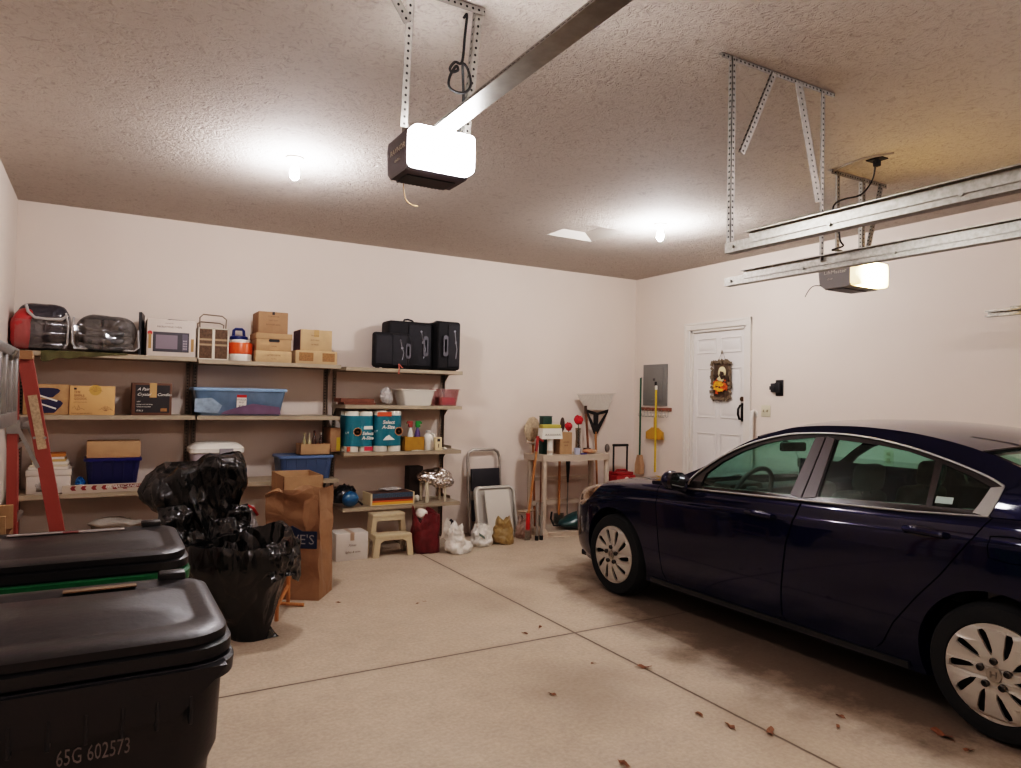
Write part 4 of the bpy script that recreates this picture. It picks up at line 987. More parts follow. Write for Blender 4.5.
# ------------------------------------------------------------------ wheeled carts
BIN = mat('cart_black', '17161a', .42, bump=.06, bscale=150); LIDM = mat('cart_lid', '181516', .4, bump=.08, bscale=60, spec=.35)
def cart(label, x0, x1, y0, y1, bodym, rimm, number=None):
    cx, cy = (x0+x1)/2, (y0+y1)/2; w, d = x1-x0, y1-y0
    r = thing('wheeled_cart', label, 'trash cart', (cx, cy, 0), 0, 'wheeled trash carts')
    mb = MB(); rloft(mb, [(.03, w*.72, d*.70, .06, 0, .01), (.06, w*.74, d*.72, .07, 0, .01), (.60, w*.84, d*.84, .09), (.74, w*.87, d*.88, .09), (.78, w*.91, d*.92, .09), (.955, w*.93, d*.94, .09), (.955, w*.85, d*.86, .08), (.2, w*.7, d*.7, .06)], 8)
    part('body', mb, bodym, r)
    mb = MB()                                   # raised apron on the front, cut off slanting at its ends
    ap = [(-w*.5+.01, .985), (w*.5-.03, .985), (w*.5-.055, .955), (w*.5-.13, .885), (-w*.5+.13, .885), (-w*.5+.055, .955)]
    mb.prism(ap, lambda a, b, dd: V((a, -d*.47+dd+(.985-b)*.06, b)), -.03, .02)
    for k in range(9): mb.bx(-w*.36+k*w*.09-.004, -w*.36+k*w*.09+.004, -d*.47-.028, -d*.47, .868, .93, .002, 1)
    part('front_apron', mb, bodym, r)
    mb = MB(); rloft(mb, [(.94, w*.965, d*.965, .10), (.946, w*.995, d*.99, .10), (.978, w*1.0, d*1.0, .10), (.986, w*.985, d*.985, .10), (.986, w*.9, d*.9, .08)], 8)
    part('rim', mb, rimm, r)
    mb = MB()                                   # moulded lift bars on the flanks
    for s in (-1, 1): mb.bx(s*w*.41, s*w*.495, -.02, d*.18, .80, .955, .008)
    part('side_lug', mb, bodym, r)
    mb = MB(); rloft(mb, [(.989, w*.965, d*.96, .10), (.994, w*.982, d*.975, .10), (1.018, w*.982, d*.975, .10), (1.023, w*.95, d*.94, .09)], 8)
    part('lid_lip', mb, BLACKP, r)
    mb = MB(); rloft(mb, [(1.024, w*.92, d*.92, .08, 0, .0), (1.026, w*.955, d*.95, .10), (1.044, w*.955, d*.95, .10), (1.050, w*.92, d*.90, .09, 0, .0), (1.051, w*.86, d*.74, .07, 0, .01), (1.042, w*.80, d*.62, .06, 0, .02), (1.042, w*.77, d*.56, .06, 0, .02), (1.056, w*.70, d*.40, .05, 0, .03), (1.056, w*.1, d*.05, .01, 0, .03)], 8)
    ld = part('lid', mb, LIDM, r)
    for sx in (-1, 1): part('hinge_tab', MB().bx(sx*w*.365-.035, sx*w*.365+.035, d*.40, d*.485, 1.03, 1.07, .008), LIDM, ld)
    part('handle_bar', MB().cyl((-w*.34, d*.53, .975), (w*.34, d*.53, .975), .014).bx(-w*.36, -w*.33, d*.47, d*.54, .94, .99, .004).bx(w*.33, w*.36, d*.47, d*.54, .94, .99, .004), bodym, r)
    for s in (-1, 1): part('wheel', MB().lathe([(.02, -.03), (.115, -.03), (.13, -.02), (.13, .02), (.115, .03), (.02, .03)], (s*w*.40, d*.43, .131), 28, 'x'), BLACKR, r)
    part('axle', MB().cyl((-w*.4, d*.43, .131), (w*.4, d*.43, .131), .012), GALV, r)
    return r, w, d, ld
r, w, d, ld = cart('black wheeled trash cart with black lid and stamped number, nearest the camera', -.43, .285, 1.665, 2.265, BIN, BIN)
STAMP = mat('stamped_grey', '6e6a6c', .6)
text('stamped_number', '65G 602573', .046, STAMP, r, T(.080, -d*.462-.004, .838) @ Rx(-.02) @ FRONT, 'CENTER', width=.130)
part('lid_decal', MB().bx(.0, .17, .205, .232, 1.0500, 1.0535), mat('tan_decal', '6b5238', .5), ld, 'long tan decal')
r, w, d, ld = cart('green wheeled trash cart with black lid, behind the nearest black one', -.44, .283, 2.575, 3.175, mat('cart_green', '0f5a34', .4), mat('cart_green', ''))
part('lid_decal', MB().bx(-.20, -.03, .21, .238, 1.0500, 1.0535), mat('white_decal', '8d8480', .5), ld, 'white decal strip')
part('lid_decal', MB().bx(.02, .17, .20, .235, 1.0500, 1.0535), mat('white_decal', ''), ld, 'white decal strip')
part('lid_decal', MB().bx(-.03, .02, .205, .236, 1.0500, 1.0535), mat('red_decal', '6a2f2a', .5), ld, 'dull red decal')

# ------------------------------------------------------------------ ladders
FG = mat('red_fibreglass', '94463c', .5, bump=.05, bscale=100); FGD = mat('red_fibreglass_inner', '6f2019', .5)
r = thing('step_ladder', 'red fibreglass step ladder standing open before the left shelves', 'ladder', (-.2, 3.85, 0))
top = 1.74
def rail(a, b, wv, lv, m, nm, lip=.028):
    """C channel: web width vector wv, flange direction lv"""
    a, b, wv, lv = V(a), V(b), V(wv), V(lv); n = lv.normalized()*.004; wn = wv.normalized()*.004
    prof = [-wv/2, wv/2, wv/2+lv, wv/2+lv-wn, wv/2-wn+n, -wv/2+wn+n, -wv/2+lv+wn, -wv/2+lv]
    mb = MB().skin([[a+q for q in prof], [b+q for q in prof]])
    return part(nm, mb, m, r, world=True, smooth=0)
fy0, fy1 = 3.72, 4.14          # near and far side
ft, fb = V((-.290, 0, top-.03)), V((.022, 0, 0))
rt, rb = V((-.335, 0, top-.03)), V((-.300, 0, 0))
for yy, s in ((fy0, 1), (fy1, -1)):
    o = V((0 if s > 0 else -.028, yy, 0))
    rail(fb+o-V((0, .02*s, 0)), ft+o, (.056, 0, .008), (0, .03*s, 0), FG, 'front_rail')
    rail(rb+o, rt+o, (.038, 0, 0), (0, .03*s, 0), FG, 'rear_rail')
    part('rubber_foot', MB().box(fb+o+V((0, -.01*s, .02)), (.085, .045, .05), None, .006), BLACKR, r, world=True)
part('top_cap', MB().prism([(-.352, fy0-.03), (-.262, fy0-.03), (-.290, fy1+.03), (-.380, fy1+.03)], lambda a, b, d: V((a, b, d)), top-.03, top+.008), mat('tan_cap', '9b7350', .5), r, world=True)
for k in range(1, 6):
    t = k/6; c = fb.lerp(ft, t)
    part('step', MB().bx(c.x-.05, c.x+.0, fy0+.004, fy1-.004, c.z-.012, c.z+.012, .004), ALU, r, world=True)
for k in range(1, 5):
    t = k/5.2; c = rb.lerp(rt, t)
    part('rear_brace', MB().cyl((c.x, fy0+.006, c.z), (c.x, fy1-.006, c.z), .012), ALU, r, world=True)
p0 = rb.lerp(rt, .84); p1 = fb.lerp(ft, .64)
for yy in (fy0-.006, fy1+.006): part('spreader', MB().box((p0.x+.055, yy, p0.z-.10), (.016, .004, .22), Ry(-.42).to_3x3()).box((p0.x+.005, yy, p0.z-.02), (.05, .006, .06)), ALU, r, world=True)
q = fb.lerp(ft, .84)
th_ = math.atan2(ft.x-fb.x, ft.z-fb.z)
part('warning_label', MB().box((q.x+.002, fy0-.007, q.z), (.034, .002, .24), Ry(th_).to_3x3()), mat('label_tan', 'b9a184', .6, var=.25, vscale=120), r, 'tan warning label', world=True)
mb = MB()
for t in (.80, .50, .30):
    c = fb.lerp(ft, t)
    for dx in (-.02, .02): mb.lathe([(.006, -.004), (.006, .0)], (c.x+dx, fy0-.02*(1-t)-.001, c.z), 8, 'y')
part('rivet', mb, ALU, r, world=True)
# short aluminium ladder hung sideways on long wall arms
XS = -.31
zt0, zt1 = aX(10, 346, XS).z, aX(10, 356, XS).z
zb0, zb1 = aX(10, 412, XS).z, aX(10, 425, XS).z
r = thing('aluminium_ladder', 'silver aluminium ladder hung sideways on the left wall, left of the red ladder', 'ladder', (XS, 2.9, 1.6))
for z0, z1 in ((zt1, zt0), (zb1, zb0)): part('rail', MB().bx(XS-.012, XS+.012, 2.0, 3.56, z0, z1, .004), ALU, r, world=True)
for k in range(9): part('rung', MB().bx(XS-.010, XS+.010, 2.02+k*.19, 2.06+k*.19, zb1+.01, zt1+.02, .003), ALU, r, world=True)
for y_ in (2.3, 3.3):
    single('ladder_hook', 'long steel wall arm carrying the silver ladder, %s' % ('nearer the camera' if y_ < 3 else 'nearer the red ladder'), 'hook', MB().tube([(XL+.004, y_, zt1-.04), (-.40, y_, zt1-.015), (-.30, y_, zt1-.012), (-.285, y_, zt1+.02)], .008, 8), GALV, group='wall hooks for the ladder')

# ------------------------------------------------------------------ cardboard carton behind the carts
r = thing('open_carton', 'tall open cardboard carton with raised flaps behind the carts', 'box', (-.475, 3.56, 0), .0)
w, d, h = .33, .28, .98; t = .006
part('carton', MB().bx(-w/2, w/2, -d/2, d/2, 0, t).bx(-w/2, -w/2+t, -d/2, d/2, 0, h).bx(w/2-t, w/2, -d/2, d/2, 0, h).bx(-w/2, w/2, -d/2, -d/2+t, 0, h).bx(-w/2, w/2, d/2-t, d/2, 0, h), KRAFTD, r)
for nm, c, dd, rot in (('flap', (0, d/2-.025, h+.055), (w, t, .11), Rx(.25)), ('flap', (0, -d/2-.02, h+.05), (w, t, .11), Rx(.35)), ('flap', (-w/2+.02, 0, h+.05), (t, d*.9, .12), Ry(.3))):
    part(nm, MB().box(c, dd, rot.to_3x3(), .001, 1), KRAFT2, r)
r = thing('flat_carton', 'crumpled brown carton standing between open carton and red ladder', 'box', (-.155, 3.42, 0), .1)
part('carton', MB().box((0, 0, .47), (.10, .24, .94), None, .004), KRAFT, r)
part('torn_flap', MB().box((.075, -.06, .93), (.10, .16, .006), Ry(.7).to_3x3()).box((.02, -.15, .95), (.1, .07, .006), Rx(.8).to_3x3()), KRAFT2, r)

# ------------------------------------------------------------------ black trash bags
FILM = mat('black_film', '060608', .2, coat=.3, crease=.6, cscale=8, bump=.3, bscale=6, bdist=.03, stretch=(1, 1, .45))
def crumple(mb, amp, sc, seed, ramp_, rsc):
    o = V((seed*7.1, seed*3.3, seed)); mb.bm.normal_update(); mv = []
    for v in mb.bm.verts:
        q = noise.noise_vector(v.co*sc+o)*amp + v.normal*(abs(noise.noise(v.co*rsc+o))-.25)*ramp_ + v.normal*(abs(noise.noise(v.co*rsc*2.3+o))-.25)*ramp_*.22
        mv.append(q)
    for v, q in zip(mb.bm.verts, mv): v.co += q; v.co.z = max(v.co.z, .002)
    return mb
# tall one: bag pulled over a tall load, ragged upper edge
def fold(mb, seed, amp, fx=7, fz=1.6, tilt=.5, power=1):
    """long creases running down the film: ridged noise stretched along z"""
    o = V((seed*5.3, seed*2.1, seed*.7)); mb.bm.normal_update(); mv = []
    for v in mb.bm.verts:
        p = V((v.co.x*fx+v.co.z*tilt, v.co.y*fx, v.co.z*fz))
        q = (1-2*abs(noise.noise(p+o)))*amp + (1-2*abs(noise.noise(p*2.1+o)))*amp*.4
        mv.append(v.normal*q)
    for v, q in zip(mb.bm.verts, mv): v.co += q; v.co.z = max(v.co.z, .002)
    return mb
cx, cy = .64, 5.56
r = thing('trash_bag', 'tall black plastic trash bag, back left, behind the carts', 'bag', (cx, cy, 0))
mb = MB(); R = []; n = 110
for i in range(60):
    q = i/59; z = 1.07*q
    wx = .235+.02*math.sin(q*7); wy = .19
    if q > .95: k = (q-.95)/.05; wx *= 1-.12*k*k; wy *= 1-.6*k*k
    ring = []
    for k in range(n):
        a = 2*PI*k/n; f = (abs(math.cos(a))**3.5+abs(math.sin(a))**3.5)**(-1/3.5)
        x = wx*f*math.cos(a); y = wy*f*math.sin(a)
        fl = max(0, -x)/.235*max(0, .75-abs(q-.84)*4)*.22     # left shoulder pulled out to a corner
        ring.append((x-fl+.03*q, y, z-.28*max(0, -x-.02)*q**4+.10*max(0, x-.02)*q+.03*math.sin(3*a)*q**6))
    R.append(ring)
fold(mb.skin(R), 3, .040, 5.5, 1.1, 1.8)
crumple(mb, .03, 3.2, 6, .010, 9)
for v in mb.bm.verts: v.co.z = max(v.co.z, .002)
part('bag', mb, FILM, r, smooth=40)
mb = MB().grid(lambda u, v: V((.20+.11*v+.03*math.sin(v*5), -.16+.30*u, 1.03-.36*v**1.1+.03*math.sin(u*11)*v)), 24, 24)
part('loose_film', fold(mb, 9, .02, 7, 2.5), FILM, r, smooth=40)
mb = MB().grid(lambda u, v: V((-.30+.62*u, -.20-.10*math.sin(v*PI*.5)-.03*math.sin(u*9), .80-.30*v+.05*math.sin(u*7+2)*v)), 40, 24)
part('gathered_film', crumple(fold(mb, 14, .03, 9, 5, 2), .03, 7, 8, .05, 10), FILM, r, smooth=40)
# open one, mouth spread over the folding wooden stand
cx, cy = .78, 4.86
r = thing('trash_bag', 'open black plastic trash bag spread beside the wooden stand', 'bag', (cx, cy, 0))
n = 110
def rim(a): return V((.335*math.cos(a), .27*math.sin(a), .60+.08*max(0, math.cos(a-.3))**3+.02*math.sin(2*a)))
mb = MB(); R = []
for i in range(36):
    q = i/35; ring = []
    s_ = .26+.74*min(1, (q/.8))**1.1
    for k in range(n):
        a = 2*PI*k/n; p = rim(a)
        ring.append((p.x*s_+.10*(1-q)**1.5, p.y*s_-.06*(1-q), .003+p.z*q))
    R.append(ring)
for q, dz in ((.97, .0), (.93, -.08), (.86, -.20), (.5, -.30)): R.append([(rim(2*PI*k/n).x*q, rim(2*PI*k/n).y*q, rim(2*PI*k/n).z+dz) for k in range(n)])
fold(mb.skin(R, True, False), 12, .024, 6, 1.2, .8)
part('bag', mb, FILM, r, smooth=40)
mb = MB()                                    # film turned over the mouth and hanging outside on the right
mb.grid(lambda u, v: V(((.335+.11*math.sin(min(1, v*1.6)*PI/2)-.05*v)*math.cos(-1.15+1.75*u), (.27+.08*math.sin(min(1, v*1.6)*PI/2))*math.sin(-1.15+1.75*u), .69-.02*math.cos(v*3)-.33*v**1.2+.05*math.sin(u*6+1)*v+.03*u-.02)), 60, 30)
part('turned_over_film', crumple(fold(mb, 15, .028, 7, 3, 1.2), .03, 6, 4, .05, 9), FILM, r, smooth=40)
mb = MB().grid(lambda u, v: V((.05+.17*u*(1-.35*math.sin(v*PI))+.05*v, -.16-.02*math.sin(v*6)+.03*u, .30*(1-v)+.004)), 24, 30)
part('trailing_film', fold(mb, 21, .015, 9, 3), FILM, r, smooth=40)
# folding wooden stand (luggage rack) at its right
L0 = V((1.25, 5.40, 0))
r = thing('folding_stand', 'light wooden folding stand at the right of the open black bag', 'stand', (1.2, 5.25, 0))
def bar(nm, p, q, rr): return part(nm, MB().tube([p, q], rr, 8), WOOD, r, world=True)
bar('leg', L0+V((0, 0, .012)), L0+V((-.005, 0, .42)), .014)
bar('leg', V((1.09, 5.04, .012)), V((1.095, 5.05, .30)), .014)
bar('stretcher', L0+V((-.005, 0, .15)), V((1.09, 5.04, .11)), .014)
bar('stretcher', L0+V((-.005, 0, .36)), V((1.09, 5.04, .28)), .012)
bar('stretcher', L0+V((-.01, 0, .25)), V((1.05, 5.43, .25)), .012)
bar('leg', V((1.04, 5.43, .012)), V((1.04, 5.43, .40)), .014)
bar('foot_rail', L0+V((.10, -.07, .014)), L0+V((-.12, .03, .03)), .013)

# white kitchen bag with red ties behind
r = thing('kitchen_bag', 'white kitchen trash bag with red drawstring between the black bags', 'bag', (1.03, 6.02, 0))
mb = MB(); R = []
for i in range(26):
    q = i/25; z = .66*q; rr = .12*(1-.45*q**4)*(1 if q > .1 else .8+2*q)
    R.append([(rr*math.cos(2*PI*k/40)*(1+.10*math.sin(9*2*PI*k/40)*q), rr*math.sin(2*PI*k/40), z) for k in range(40)])
crumple(mb.skin(R), .015, 8, 5, .02, 14)
WFILM = mat('white_film', 'c2bcb8', .35, coat=.3, crease=.6, cscale=16)
part('bag', mb, WFILM, r, smooth=30)
part('drawstring', MB().tube([(-.07, -.06, .62), (-.05, -.09, .665), (0, -.08, .69), (.05, -.08, .66), (.09, -.05, .60)], .012, 6).tube([(-.05, -.085, .62), (-.07, -.10, .57)], .01, 6), RED, r)

# ------------------------------------------------------------------ leaf bag and cartons
p0 = V((1.485, 5.43, 0)); ang = math.atan2(-.56, .83)
fx = V((.83, -.56, 0)); fy = V((.56, .83, 0)); W_, D_, H_ = .43, .32, .825
c = p0 - fx*W_/2 + fy*D_/2
PAPER = mat('brown_paper', '8f6d50', .8, var=.12, vscale=5, bump=.5, bscale=9, crease=.35, cscale=5)
r = thing('leaf_bag', 'tall brown paper leaf bag with dark blue printed logo', 'bag', tuple(c), ang)
mb = MB(); R = []
sec = [(x*W_/2, y*D_/2) for x, y in [(-1+2*i/14, -1) for i in range(14)]+[(1, -1+2*i/12) for i in range(12)]+[(1-2*i/14, 1) for i in range(14)]+[(-1, 1-2*i/12) for i in range(12)]]
def lb(x, y, q):
    g = (1-abs(y)/(D_/2))*(1 if abs(x) > W_*.499 else 0)           # gusset fold on the two narrow sides
    x2 = x-math.copysign(.05*g*min(1, max(0, q-.12)*2.2), x); y2 = y
    bow = .012*math.sin(q*11+x*4)+.010*math.sin(q*23+x*9)*(1 if q > .55 else .3)
    y2 += bow*min(1, q*5) if y < 0 else -bow*min(1, q*5)
    return (x2-.015*q*q, y2, H_*q+(.022*math.sin(x*21+y*13)+.02*math.sin(x*9) if q > .95 else 0))
for i in range(40): R.append([lb(x, y, i/39) for x, y in sec])
for q, k in ((.97, .94), (.8, .9), (.55, .85), (.54, .05)): R.append([(lb(x, y, q)[0]*k, lb(x, y, q)[1]*k, H_*q) for x, y in sec])
mb.skin(R)
o_ = V((3, 8, 1))
for v in mb.bm.verts: v.co += noise.noise_vector(v.co*6+o_)*.010*min(1, v.co.z/.15)
part('bag', mb, PAPER, r, smooth=22)
NAVY = mat('navy_logo', '131f3c', .6)
lg = part('logo_panel', MB().prism([(-.205, .40), (.195, .40), (.195, .53), (.08, .53), (0, .57), (-.08, .53), (-.205, .53)], lambda a, b, dd: V((a, -D_/2-.022+dd, b)), 0, .012), NAVY, r, 'dark blue logo panel')
text('lettering', "LOWE'S", .105, mat('logo_white', '8d8a88', .6), lg, T(-.005, -D_/2-.0232, .465) @ FRONT, width=.36)
part('fold_flap', MB().prism([(-.02, -.16), (.07, -.05), (.06, .10), (-.05, .14), (-.075, -.02)], lambda a, b, d: V((W_/2-.075+a*.9, -D_/2-.012-d-.10*max(0, a), H_*.80+b)), 0, .002), PAPER, r, smooth=0)
r = thing('open_box', 'open cardboard box standing behind the brown paper leaf bag', 'box', (1.495, 6.25, 0), 0)
w, d, h = .33, .48, .895; t = .006
part('carton', MB().bx(-w/2, w/2, -d/2, d/2, .6, .6+t).bx(-w/2, -w/2+t, -d/2, d/2, 0, h).bx(w/2-t, w/2, -d/2, d/2, 0, h).bx(-w/2, w/2, -d/2, -d/2+t, 0, h).bx(-w/2, w/2, d/2-t, d/2, 0, h), KRAFT, r)
r, w, h, d = carton('white_box', 'white box with handwriting on the floor left of the step stool', 336, 368, 533, 6.62, 0, .24, mat('white_board', 'c4bdb4', .7, var=.04), tape=False)
part('tape', MB().bx(-.022, .022, -d/2-.001, d/2, h, h+.001).bx(-.02, .02, -d/2-.0012, -d/2, h*.72, h), mat('pale_tape', 'a88e78', .4), r)
text('lettering', 'Xmas', .034, mat('pencil', '6f625a', .8), r, face(r, w, h, d, .0, .55), shear=.3); text('lettering', 'lights & trim', .03, MATS['pencil'], r, face(r, w, h, d, .02, .3), shear=.3)

# ------------------------------------------------------------------ step stool (two steps, moulded)
CRM = mat('cream_moulded', 'bfae90', .45)
sx0, sx1 = 2.325, 2.745; w = sx1-sx0
r = thing('step_stool', 'beige moulded two step stool on the floor under the right shelves', 'stool', ((sx0+sx1)/2, 6.60, 0))
mb = MB()
def trap(z, y0, ins): return None
hl, hu = .215, .400
for s in (-1, 1):                                # splayed side panels, cut out below
    side = [(0, 0), (.05, 0), (.06, .15), (.13, .16), (.20, .15), (.21, 0), (.30, 0), (.285, hu), (.155, hu), (.15, hl), (.015, hl)]
    mb.prism(side, lambda a, b, dd: V((s*(w/2-.045*b/hu-dd), a, b)), 0, .022)
part('side_panel', mb, CRM, r)
part('lower_step', MB().bx(-w/2+.02, w/2-.02, -.005, .165, hl-.03, hl+.004, .008), CRM, r)
part('upper_step', MB().bx(-w/2+.04, w/2-.04, .145, .30, hu-.03, hu+.004, .008), CRM, r)
mb = MB()                                        # front frames of both steps, open in the middle
mb.prism([(-w/2, 0), (-w/2+.06, 0), (-w/2+.075, .14), (-w/2+.11, .165), (w/2-.11, .165), (w/2-.075, .14), (w/2-.06, 0), (w/2, 0), (w/2-.024, hl), (-w/2+.024, hl)], lambda a, b, dd: V((a, dd, b)), 0, .02)
mb.prism([(-w/2+.024, hl), (-w/2+.075, hl), (-w/2+.085, hu-.07), (w/2-.085, hu-.07), (w/2-.075, hl), (w/2-.024, hl), (w/2-.045, hu), (-w/2+.045, hu)], lambda a, b, dd: V((a, .15+dd, b)), 0, .02)
part('front_frame', mb, CRM, r)

# ------------------------------------------------------------------ bags on the floor
def bag(name, label, x0, x1, yt, yb, dep, m, seed, neck=.5, top=None, amp=.02, group=None, flare=.0, cat='bag', lean=0):
    c0, c1 = aZ(x0, yb, 0), aZ(x1, yb, 0); w = c1.x-c0.x; cy = (c0.y+c1.y)/2+dep/2
    h = aY((x0+x1)/2, yt, cy).z
    r = thing(name, label, cat, ((c0.x+c1.x)/2, cy, 0), 0, group)
    mb = MB(); R = []; n = 72
    for i in range(36):
        q = i/35
        s_ = (.90+.10*math.sin(min(1, q*3)*PI/2))*(1-(1-neck)*max(0, (q-.25)/.75)**1.1)
        if q > .84: s_ *= 1+flare*4*(q-.84)
        ring = []
        for k in range(n):
            a = 2*PI*k/n; f = (abs(math.cos(a))**2.6+abs(math.sin(a))**2.6)**(-1/2.6)
            x, y = w/2*s_*f*math.cos(a)+lean*q, dep/2*s_*f*math.sin(a)
            t = noise.noise(V((math.cos(a)*1.7, math.sin(a)*1.7, seed*3.1)))
            ring.append((x, y, h*q*(1+.38*t*q)))
        R.append(ring)
    mb.skin(R); fold(mb, seed, amp, 10, 4, 1.5); crumple(mb, amp*1.2, 7, seed, amp*1.1, 11)
    part('bag', mb, m, r, smooth=38)
    return r, w, h, dep
CRIM = mat('crimson_film', '5c171c', .4, coat=.3, crease=.3, cscale=6, var=.25, vscale=9)
r, w, h, d = bag('shopping_bag', 'crimson shopping bag with a white paper on top beside the step stool', 415, 446, 512, 554, .20, CRIM, 4, .92, amp=.012, lean=-.03)
part('white_paper', MB().ell((-.07, -.03, h*1.0), (.075, .06, .055), 24, 14).sharp_noise(.02, 12, 3, .015, 20), WHITEP, r, 'white crumpled paper')
WF2 = mat('white_grocery_film', 'd6d0c6', .45, coat=.2, crease=.4, cscale=10)
g = 'tied plastic bags in a row on the floor'
r, w, h, d = bag('grocery_bag', 'white plastic grocery bag slumped against the crimson bag', 450, 476, 528, 554, .19, WF2, 6, .45, amp=.022, group=g, lean=-.05)
part('bag_handle', MB().grid(lambda u, v: V((-w*.62+.03*v+.09*(u-.5)*(1-.4*v), .06-.05*v, h*.55+.20*v+.02*math.sin(u*5))), 8, 8).sharp_noise(.015, 9, 2), WF2, r, smooth=40)
part('black_strap', MB().tube([(-w*.20, .13, h*1.25), (.02, .12, h*1.0), (w*.25, .10, h*.6)], .026, 8).sharp_noise(.008, 12, 1), mat('black_strap', '151417', .7), r)
r, w, h, d = bag('grocery_bag', 'white plastic grocery bag with grey green print, right of the slumped one', 475.5, 495.5, 525, 547, .22, WF2, 9, .55, amp=.022, group=g)
part('printed_stripe', MB().grid(lambda u, v: V((-w*.40+u*w*.4, -d*.47-.02*math.sin(u*3), h*(.62+.14*v-.30*u))), 6, 3).sharp_noise(.01, 10, 3), mat('grey_green_print', '5f6f66', .5), r, smooth=40)
r, w, h, d = bag('grocery_bag', 'tan yellow tied plastic bag in front of the white panels', 497, 517, 521, 545, .18, mat('tan_film', '91774a', .4, coat=.15, crease=.4, cscale=9, var=.15), 14, .5, amp=.018, flare=.12, group=g)
r, w, h, d = bag('grocery_bag', 'brownish pink tied plastic bag left of the tool rack', 519, 534.5, 519, 538.5, .13, mat('mauve_film', '93796c', .4, coat=.15, crease=.4, cscale=9, var=.2), 17, .5, amp=.02, group=g)
part('tied_knot', MB().tube([(.03, -d*.45, h*.5), (.05, -d*.5, h*.8), (.02, -d*.45, h*.95)], [.02, .012, .03], 8).sharp_noise(.01, 14, 6), mat('pale_knot', 'b8a9a2', .4), r)
lump('wrapped_bundle', 'flat beige bundle lying on the brownish pink bag', 'bundle', (r.location.x+.03, r.location.y-.0, h*1.36), (.11, .04, .02), mat('beige_bundle', 'a08c78', .7), 5, .01, 9, .008, 20)

# folding metal step ladder against the wall
x0, x1 = aY(471, 500, 7.22).x, aY(503, 500, 7.22).x; w = x1-x0; hT = aY(487, 450, 7.28).z
r = thing('folding_step', 'grey tubular folding step ladder with dark treads against the back wall', 'step ladder', ((x0+x1)/2, 7.22, 0))
FR = mat('grey_tube', '9c948b', .35, .6)
def lean(z): return .02+.10*z
pts = [(-w/2, lean(0)-.02, .0)]+[(-w/2, lean(z), z) for z in (.3, .6, hT-.09)]+[(-w/2+.02, lean(hT), hT-.03), (-w/2+.07, lean(hT), hT), (w/2-.07, lean(hT), hT), (w/2-.02, lean(hT), hT-.03)]+[(w/2, lean(z), z) for z in (hT-.09, .6, .3)]+[(w/2, lean(0)-.02, 0)]
part('frame', MB().tube(pts, .017, 10), FR, r)
for sx in (-1, 1): part('rear_leg', MB().tube([(sx*(w/2-.035), .05, .012), (sx*(w/2-.035), .085, .62)], .012, 8), FR, r)
TR = mat('dark_tread', '211f24', .7)
for z0, z1 in ((.50, .76), (.16, .40)): part('tread', MB().box((0, lean((z0+z1)/2)-.025, (z0+z1)/2), (w-.05, .03, z1-z0), Rx(-.1).to_3x3(), .006), TR, r)
# white panels leaning
PAN = mat('white_panel', 'c9c3b8', .45)
r = thing('tote_cover', 'grey white rounded plastic tote lid leaning against the folding step ladder', 'cover', (aY(497, 530, 6.95).x+.06, 7.03, 0), .0)
x0, x1 = aY(477, 510, 6.95).x, aY(517, 510, 6.95).x; w = x1-x0; hP = aY(497, 488, 7.0).z
mb = MB().prism([(x, y+hP/2) for x, y in rrect(w, hP, .07, 6)], lambda a, b, dd: V((a, dd+.22*b, b*.985+.012)), 0, .03)
part('panel', mb, mat('grey_white_panel', 'aba59c', .45), r)
part('raised_rim', MB().prism([(x, y+hP/2) for x, y in rrect(w, hP, .07, 6)], lambda a, b, dd: V((a, dd+.22*b, b*.985+.012)), -.03, 0, [[(x, y+hP/2) for x, y in rrect(w-.04, hP-.04, .055, 6)]]), PAN, r)
x0, x1 = aY(488, 510, 6.85).x, aY(515, 510, 6.85).x; w = x1-x0; hP = aY(500, 491, 6.95).z
r = thing('white_board', 'plain white board leaning in front of the rounded tote lid', 'board', ((x0+x1)/2+.065, 6.955, 0))
part('panel', MB().prism([(-w/2+.03, 0), (w/2+.0, 0), (w/2-.03, hP), (-w/2, hP)], lambda a, b, dd: V((a, dd+.21*b, b*.985+.008)), 0, .014), PAN, r)

# ------------------------------------------------------------------ garden tool rack and what is in it
rx0, ry0 = 4.36, 6.76
RK = mat('rack_resin', 'b5a493', .5)
zt = .935
r = thing('tool_rack', 'beige resin garden tool rack with shelf top against the back wall', 'rack', (4.85, 6.98, 0))
xl, xr, yf, yb = 4.38, 5.40, 6.78, 7.2
top = [(xl, yb), (xl, yf+.12), (xl+.03, yf+.04), (xl+.12, yf)]+[(xl+.12+(xr-xl-.24)*k/8, yf-.03*math.sin(PI*k/8)) for k in range(1, 8)]+[(xr-.12, yf), (xr-.03, yf+.04), (xr, yf+.12), (xr, yb)]
part('top_shelf', MB().prism(top, lambda a, b, dd: V((a, b, dd)), zt-.07, zt), RK, r, world=True)
part('base_tray', MB().prism([(a, b) for a, b in top], lambda a, b, dd: V((a, b, dd)), .0, .05), RK, r, world=True)
for x, y in ((xl+.06, yf+.06), (xr-.06, yf+.06), (xl+.06, yb-.05), (xr-.06, yb-.05)):
    po = part('post', MB().cyl((x, y, .05), (x, y, zt-.07), .032), RK, r, world=True)
    part('foot', MB().lathe([(.06, 0), (.055, .05), (.034, .09)], (x, y, 0), 18), RK, po, world=True)
part('back_lattice', MB().bx(xl+.06, xr-.06, yb-.02, yb-.01, .3, .36).bx(xl+.06, xr-.06, yb-.02, yb-.01, .6, .64), RK, r, world=True)
def pole(name, label, cat, a, b, rr, m, extra=(), group='long handled tools around the rack'):
    r = thing(name, label, cat, (a[0], a[1], a[2]), 0, group)
    part('handle', MB().tube([a, b], rr, 8), m, r, world=True)
    return r
